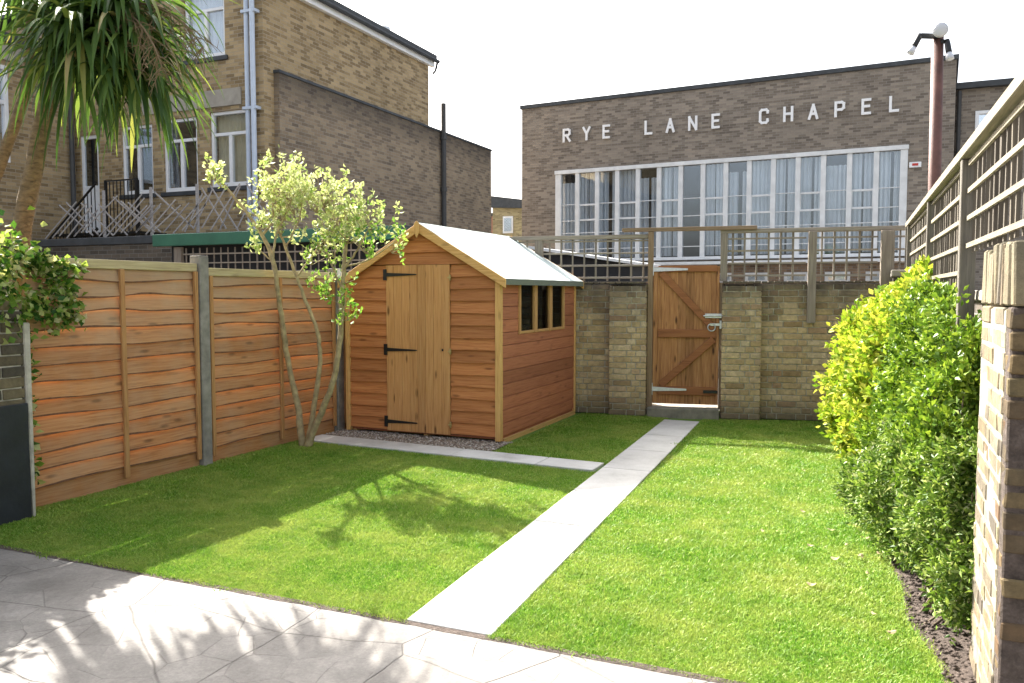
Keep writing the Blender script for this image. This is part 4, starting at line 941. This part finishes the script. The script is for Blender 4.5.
# roof: slightly sloping lid, white fascia and gutter along the side
MB().box(-30, HB + .18, FY - .12, 21.25, TOP + .22, TOP + .32).build('roof', M['slate'], hs_, bevel=.01)
MB().box(HB + .002, HB + .12, FY - .08, 21.2, TOP - .02, TOP + .2).build('fascia', M['white'], hs_, bevel=.006)
b = MB(); b.tube([(HB + .19, FY - .1, TOP + .15), (HB + .19, 21.3, TOP + .15)], .06, 8); b.tube([(HB + .19, 21.25, TOP + .15), (HB + .12, 21.25, TOP - .1), (HB + .06, 21.2, TOP - .2)], .035, 8); b.build('gutter', M['slate'], hs_)
MB().tube([(HB - .9, 20.2, TOP + .3), (HB - .9, 20.2, TOP + .85)], .09, 10).tube([(HB - .9, 20.2, TOP + .85), (HB - .9, 20.2, TOP + .95)], .14, 10).build('flue', M['galv'], hs_)
b = MB(); b.tube([(HB - .18, FY - .12, .3), (HB - .18, FY - .12, TOP + .1)], .055, 10).tube([(HB - .36, FY - .09, .3), (HB - .36, FY - .09, TOP + .1)], .05, 10)
for z in (3.2, 5.4, 7.4): b.box(HB - .45, HB - .08, FY - .16, FY - .0, z, z + .06)
b.build('drainpipes', M['pipe'], hs_)
hw_ = thing('party_wall', (HB + .1, 19, 0), 'long dark soot-topped brick wall against the side of the tall house, with a black vent pipe', 'wall')
MB().box(HB - .2, HB + .14, 14.32, 25.0, -.05, 6.22).build('brickwork', M['brick_house_dark'], hw_)
MB().box(HB - .24, HB + .17, 14.30, 25.03, 6.222, 6.29, jit=.01).build('coping', M['slate'], hw_, bevel=.01)
MB().box(HB - 4, HB - .2, 21.3, 25.0, -.05, 6.2).build('return_wall', M['brick_house_dark'], hw_)
b = MB(); b.tube([(HB + .24, 21.5, .2), (HB + .24, 21.5, 7.05)], .075, 10)
for z in (2.5, 4.5, 6): b.tube([(HB + .24, 21.5, z), (HB + .24, 21.5, z + .12)], .1, 10)
b.build('vent_pipe', M['pipe_dark'], hw_)
# wing
WXX = -17.5
wg = thing('house_wing', (WXX, 11, 0), 'lower brick house wing at the far left edge with a flat dark roof edge', 'house')
b = MB(); wY0, wY1, wz0, wz1 = 11.0, 12.35, 4.4, 6.5
b.box(WXX - .3, WXX, 2, wY0, -.05, 7.0).box(WXX - .3, WXX, wY1, 13.98, -.05, 7.0).box(WXX - .3, WXX, wY0, wY1, -.05, wz0).box(WXX - .3, WXX, wY0, wY1, wz1, 7.0)
b.box(-30, WXX - .3, 2, 2.3, -.05, 7.0)
b.build('wall', M['brick_house'], wg)
MB().box(-30, WXX + .1, 1.9, 13.98, 7.002, 7.2).build('roof', M['slate'], wg)
MB().box(WXX + .002, WXX + .05, 2, 13.9, 6.62, 6.95).build('band', M['stone'], wg)
b = MB(); b.box(WXX - .1, WXX + .01, wY0, wY0 + .09, wz0, wz1).box(WXX - .1, WXX + .01, wY1 - .09, wY1, wz0, wz1).box(WXX - .1, WXX + .01, wY0 + .09, wY1 - .09, wz0, wz0 + .09).box(WXX - .1, WXX + .01, wY0 + .09, wY1 - .09, wz1 - .09, wz1).box(WXX - .1, WXX + .005, wY0 + .09, wY1 - .09, wz0 + 1.25, wz0 + 1.34)
wf = b.build('window', M['white'], wg, bevel=.005); MB().box(WXX - .06, WXX - .055, wY0 + .09, wY1 - .09, wz0 + .09, wz1 - .09).build('pane', M['glass_sky'], wf)
MB().box(WXX - .6, WXX - .5, 3, 13.5, 0, 6.9).build('room_back', M['curtain'], wg)
MB().tube([(WXX + .12, 13.8, .2), (WXX + .12, 13.8, 6.9)], .06, 8).build('drainpipe', M['pipe_dark'], wg)
# iron stair
ir = thing('iron_staircase', (-15.6, 13.3, 0), 'black iron landing and stair railing in front of the white house door', 'staircase')
MB().box(-17.3, -14.65, 13.2, 13.98, 2.82, 2.88).build('landing', M['black'], ir)
b = MB(); 
for x in np.arange(-15.6, -14.6, .11): b.box(x - .008, x + .008, 13.2, 13.216, 2.88, 3.98)
for x in (-15.62, -14.68): b.box(x - .025, x + .025, 13.19, 13.24, .0, 4.02)
b.beam((-15.65, 13.21, 4.0), (-14.65, 13.21, 4.0), .03, .03); b.build('railing', M['black'], ir)
b = MB(); b.beam((-15.65, 13.0, 3.95), (-17.2, 13.0, 2.75), .035, .035)
for k in range(13): x = -15.7 - k * .115; zt = 3.92 - k * .089; b.box(x - .008, x + .008, 12.99, 13.006, zt - 1.0, zt)
b.beam((-15.65, 13.0, 2.95), (-17.2, 13.0, 1.75), .03, .05); b.build('stair_rail', M['black'], ir)

# ------------------------------------------------------------------ distant houses, sheds behind
fh = thing('distant_house', (-20, 45, 0), 'small distant yellow brick house in the gap between the big wall and the chapel', 'house')
b = MB(); b.box(-20.95, -15.5, 45, 50, -.05, 6.6).build('wall', M['brick_yellow'], fh)
MB().prism([(-21.05, 44.8, 6.6), (-15.4, 44.8, 6.3), (-15.4, 44.8, 6.75), (-18.7, 44.8, 6.95), (-21.05, 44.8, 7.3)], (0, 5.4, 0)).build('roof', M['slate'], fh)
for x0 in (-20.25, -18.9):
    wf = MB().box(x0, x0 + .65, 44.93, 44.99, 5.05, 6.05).build('window', M['offwhite'], fh); MB().box(x0 + .08, x0 + .57, 44.91, 44.925, 5.15, 5.95).build('pane', M['glass_sky'], wf)
fh2 = thing('distant_house', (-23, 47, 0), 'sliver of reddish brick building just right of the long party wall', 'house')
MB().box(-26, -21.9, 47, 48, -.05, 6.3).build('wall', plain('red_far_brick', (.30, .16, .12), .9), fh2)
MB().box(-26.1, -21.85, 46.9, 48.1, 6.302, 6.5).build('roof', M['slate'], fh2)
lt = thing('lean_to', (-6.2, 17, 0), 'small dark lean-to with a white-edged sloping roof behind the left back trellis', 'outbuilding')
MB().prism([(-7.1, 17.2, 0), (-4.75, 17.2, 0), (-4.75, 17.2, 2.15), (-7.1, 17.2, 2.5)], (0, 2.0, 0)).build('wall', M['dark_in'], lt)
MB().prism([(-7.2, 17.05, 2.54), (-4.6, 17.05, 2.13), (-4.6, 17.05, 2.19), (-7.2, 17.05, 2.60)], (0, 2.3, 0)).build('roof', M['offwhite'], lt)

# ------------------------------------------------------------------ chapel
CA = R(-4); CX = Matrix.Translation((-11.853, 28, 0)) @ Matrix.Rotation(CA, 4, 'Z'); CL = 13.97; CT = 8.2
ch = thing('chapel', (-11.853, 28, 0), 'wide brown brick chapel hall with a long white-framed window and its name in white letters', 'chapel', rz=CA)
U0, U1, Z0, Z1 = 1.47, 12.68, 2.72, 5.75
b = MB(CX); b.box(0, U0, 0, .3, -.05, CT).box(U1, CL, 0, .3, -.05, CT).box(U0, U1, 0, .3, -.05, Z0).box(U0, U1, 0, .3, Z1, CT)
b.box(0, .3, .3, 16, -.05, CT).box(CL - .3, CL, .3, 16, -.05, CT); b.build('wall', M['brick_chapel'], ch)
MB(CX).box(-.06, CL + .06, -.06, 16, CT + .002, CT + .14).build('roof', M['slate'], ch, bevel=.01)
MB(CX).box(.4, CL - .4, 3.6, 3.7, 0, CT - .1).build('room_back', M['dark_in'], ch)
MB(CX).box(.4, CL - .4, .4, 3.5, Z0 - .3, Z0 - .2).build('room_floor', M['dark_in'], ch)
b = MB(CX); b.box(U0 - .12, U1 + .12, -.08, .0, Z1, Z1 + .13).box(U0 - .10, U0 + .12, -.05, .10, Z0, Z1 - .001).box(U1 - .10, U1 + .10, -.05, .10, Z0, Z1 - .001).box(U0 - .12, U1 + .12, -.12, .02, Z0 - .1, Z0 - .001)
b.build('window_surround', M['offwhite'], ch, bevel=.008)
n = 15; bw_ = (U1 - U0) / n
dark_bays = {6}
for i in range(n):
    a, c = U0 + i * bw_, U0 + (i + 1) * bw_; b = MB(CX)
    b.box(a - (.075 if i else -.02), a + .075, -.04, .10, Z0, Z1 - .002)
    H_ = Z1 - Z0; thick = i % 2 == 1
    for fr_, tk in ((.115, .014), (.305, .014), (.455 if thick else .45, .032 if thick else .014), (.63 if thick else .64, .032 if thick else .013)):
        zz = Z0 + H_ * fr_; b.box(a + .055, c - .055, .01, .07, zz - tk, zz + tk)
    if thick: b.box(a + .055, a + .095, .01, .072, Z0 + H_ * .455, Z0 + H_ * .63).box(c - .095, c - .055, .01, .072, Z0 + H_ * .455, Z0 + H_ * .63)
    wf = b.build('window', M['offwhite'], ch, bevel=.004)
    MB(CX).box(a + .05, c - .05, .045, .05, Z0, Z1).build('pane', M['glass'], wf)
    if i not in dark_bays:
        cm = MB(CX); zc = Z0 + .05
        for e0, e1 in ([(a + .03, a + .34), (a + .40, c)] if i % 3 == 1 else [(a, a + .38), (a + .47, c)] if i % 3 == 2 else [(a + .02, c - .06)]):
            m = int((e1 - e0) / .022); vs = []; zt_ = Z1 - (0 if i % 4 else .3)
            for k in range(m + 1):
                xx = e0 + (e1 - e0) * k / m; yy = .20 + .06 * math.sin(xx * 42 + i) + .03 * math.sin(xx * 97); vs += [(xx, yy, zc), (xx, yy, zt_)]
            cm.add(vs, [(2 * k, 2 * k + 2, 2 * k + 3, 2 * k + 1) for k in range(m)])
        cm.build('curtain', M['curtain'], wf)
MB(CX).box(.4, CL - .4, -.5, -.001, 2.44, 2.54).build('ledge', M['offwhite'], ch, bevel=.01)
MB(CX).box(.4, CL - .4, -.35, -.001, -.05, 2.439).build('lower_wall', brick_tex('low_red_brick', (.17, .11, .07), (.28, .19, .12), (.25, .23, .2)), ch)
for u in (2.5, 3.9, 5.2, 6.4, 7.45, 8.55, 9.75, 10.95, 12.1):
    b = MB(CX); b.box(u - .36, u + .36, -.40, -.352, 1.86, 2.16); wf = b.build('basement_window', M['stone_grey'], ch); MB(CX).box(u - .26, u + .26, -.41, -.402, 1.92, 2.09).build('pane', M['glass'], wf)
# letters
G5 = {'R': [[(0, 0), (0, 1)], [(0, 1), (.45, 1)], [(.45, 1), (.6, .9)], [(.6, .9), (.6, .62)], [(.6, .62), (.45, .5)], [(.45, .5), (0, .5)], [(.28, .5), (.62, 0)]],
      'Y': [[(0, 1), (.3, .48)], [(.6, 1), (.3, .48)], [(.3, .5), (.3, 0)]], 'E': [[(0, 0), (0, 1)], [(0, 1), (.52, 1)], [(0, .52), (.45, .52)], [(0, 0), (.52, 0)]],
      'L': [[(0, 0), (0, 1)], [(0, 0), (.52, 0)]], 'A': [[(0, 0), (.3, 1)], [(.6, 0), (.3, 1)], [(.12, .34), (.48, .34)]], 'N': [[(0, 0), (0, 1)], [(.6, 0), (.6, 1)], [(0, 1), (.6, 0)]],
      'C': [[(.6, .78), (.6, .88)], [(.6, .88), (.48, 1)], [(.48, 1), (.14, 1)], [(.14, 1), (0, .86)], [(0, .86), (0, .14)], [(0, .14), (.14, 0)], [(.14, 0), (.48, 0)], [(.48, 0), (.6, .12)], [(.6, .12), (.6, .22)]],
      'H': [[(0, 0), (0, 1)], [(.6, 0), (.6, 1)], [(0, .52), (.6, .52)]], 'P': [[(0, 0), (0, 1)], [(0, 1), (.45, 1)], [(.45, 1), (.6, .9)], [(.6, .9), (.6, .58)], [(.6, .58), (.45, .46)], [(.45, .46), (0, .46)]]}
lu = [.035 + q for q in [1.79, 2.55, 3.30, 4.82, 5.56, 6.32, 7.09, 8.60, 9.34, 10.08, 10.84, 11.60, 12.36]]
for k, (c, u) in enumerate(zip('RYELANECHAPEL', lu)):
    Hh = .40; sw = .075; b = MB(CX)
    for j, (p, q) in enumerate(G5[c]):
        p = Vector((u - .3 * Hh + p[0] * Hh * .95, 0, 7.1 - Hh / 2 + p[1] * Hh)); q = Vector((u - .3 * Hh + q[0] * Hh * .95, 0, 7.1 - Hh / 2 + q[1] * Hh)); e = (q - p).normalized() * sw * .48
        yo = -.06 - j * .0012
        b.beam((p.x - e.x, yo, p.z - e.z), (q.x + e.x, yo, q.z + e.z), .05, sw, up=(0, 1, 0) if False else ((0, 0, 1) if abs(e.z) < abs(e.x) * 3 else (1, 0, 0)))
    b.build('letter', M['letter'], ch)
b = MB(CX); b.box(12.82, 13.14, -.07, -.001, 5.20, 5.36); al = b.build('alarm_box', M['white'], ch, bevel=.01); MB(CX).box(12.90, 13.06, -.075, -.071, 5.25, 5.32).build('print', M['red'], al)
an = thing('chapel_annexe', (2.1, 27.6, 0), 'lower brown brick annexe joined to the right end of the chapel', 'building')
b = MB(); b.box(2.14, 9.5, 27.6, 27.9, -.05, 6.1).box(2.14, 2.65, 27.6, 27.9, 6.1, 6.8).box(3.35, 9.5, 27.6, 27.9, 6.1, 6.8).box(2.14, 9.5, 27.6, 27.9, 6.8, 7.45)
b.build('wall', M['brick_chapel'], an)
MB().box(2.12, 9.6, 27.4, 34, 7.452, 7.62).build('roof', M['slate'], an)
b = MB(); b.box(2.65, 2.74, 27.57, 27.7, 6.1, 6.8).box(3.26, 3.35, 27.57, 27.7, 6.1, 6.8).box(2.74, 3.26, 27.57, 27.7, 6.1, 6.19).box(2.74, 3.26, 27.57, 27.7, 6.71, 6.8); wf = b.build('window', M['white'], an); MB().box(2.74, 3.26, 27.66, 27.665, 6.19, 6.71).build('pane', M['glass_sky'], wf)
for x0 in (4.6, 6.6):
    b = MB(); b.box(x0, x0 + 1.1, 27.52, 27.58, 3.2, 6.2); wf = b.build('window', M['offwhite'], an); MB().box(x0 + .1, x0 + 1.0, 27.5, 27.515, 3.3, 6.1).build('pane', M['glass_sky'], wf)
MB().tube([(2.22, 27.5, .2), (2.22, 27.5, 7.4)], .06, 8).build('drainpipe', M['pipe_dark'], an)

# ------------------------------------------------------------------ lamp pole
lpn = thing('floodlight_pole', (.72, 12, 0), 'rusty brown steel pole topped by floodlights in front of the chapel', 'lamp post')
b = MB(); b.tube([(.74, 12, -.05), (.72, 12, 2.5), (.70, 12, 4.82)], [.085, .078, .072], 16); b.tube([(.70, 12, 4.82), (.70, 12, 4.86)], [.08, .06], 16); b.build('pole', M['rust'], lpn, smooth=True)
MB().beam((.70, 11.94, 4.80), (.50, 11.9, 4.82), .05, .06).beam((.70, 12.0, 4.76), (.78, 11.92, 4.72), .05, .05).build('bracket', M['black'], lpn, bevel=.004)
def lampf(p, d, r, nm='spot_lamp'):
    p, d = Vector(p), Vector(d).normalized(); b = MB(); b.tube([p, p + d * .05, p + d * .15, p + d * .18], [.03, .036, .038, .038], 12); h = b.build(nm, M['black'], lpn, smooth=True)
    MB().tube([p + d * .18, p + d * .22, p + d * .27, p + d * .275], [.035, .045, .05, .02], 14).build('bulb', M['bulb'], h, smooth=True)
lampf((.50, 11.9, 4.84), (-.5, -.2, -1), .06); lampf((.80, 11.92, 4.74), (.15, -.2, -1), .06)
b = MB(); c = Vector((.72, 11.84, 4.85)); d = Vector((-.1, -1, -.25)).normalized()
b.tube([c - d * .10, c - d * .02, c, c + d * .02], [.04, .08, .09, .09], 20); h = b.build('floodlight', M['offwhite'], lpn, smooth=True)
MB().tube([c + d * .0205, c + d * .034], [.084, .072], 20).build('lens', M['bulb'], h, smooth=True)
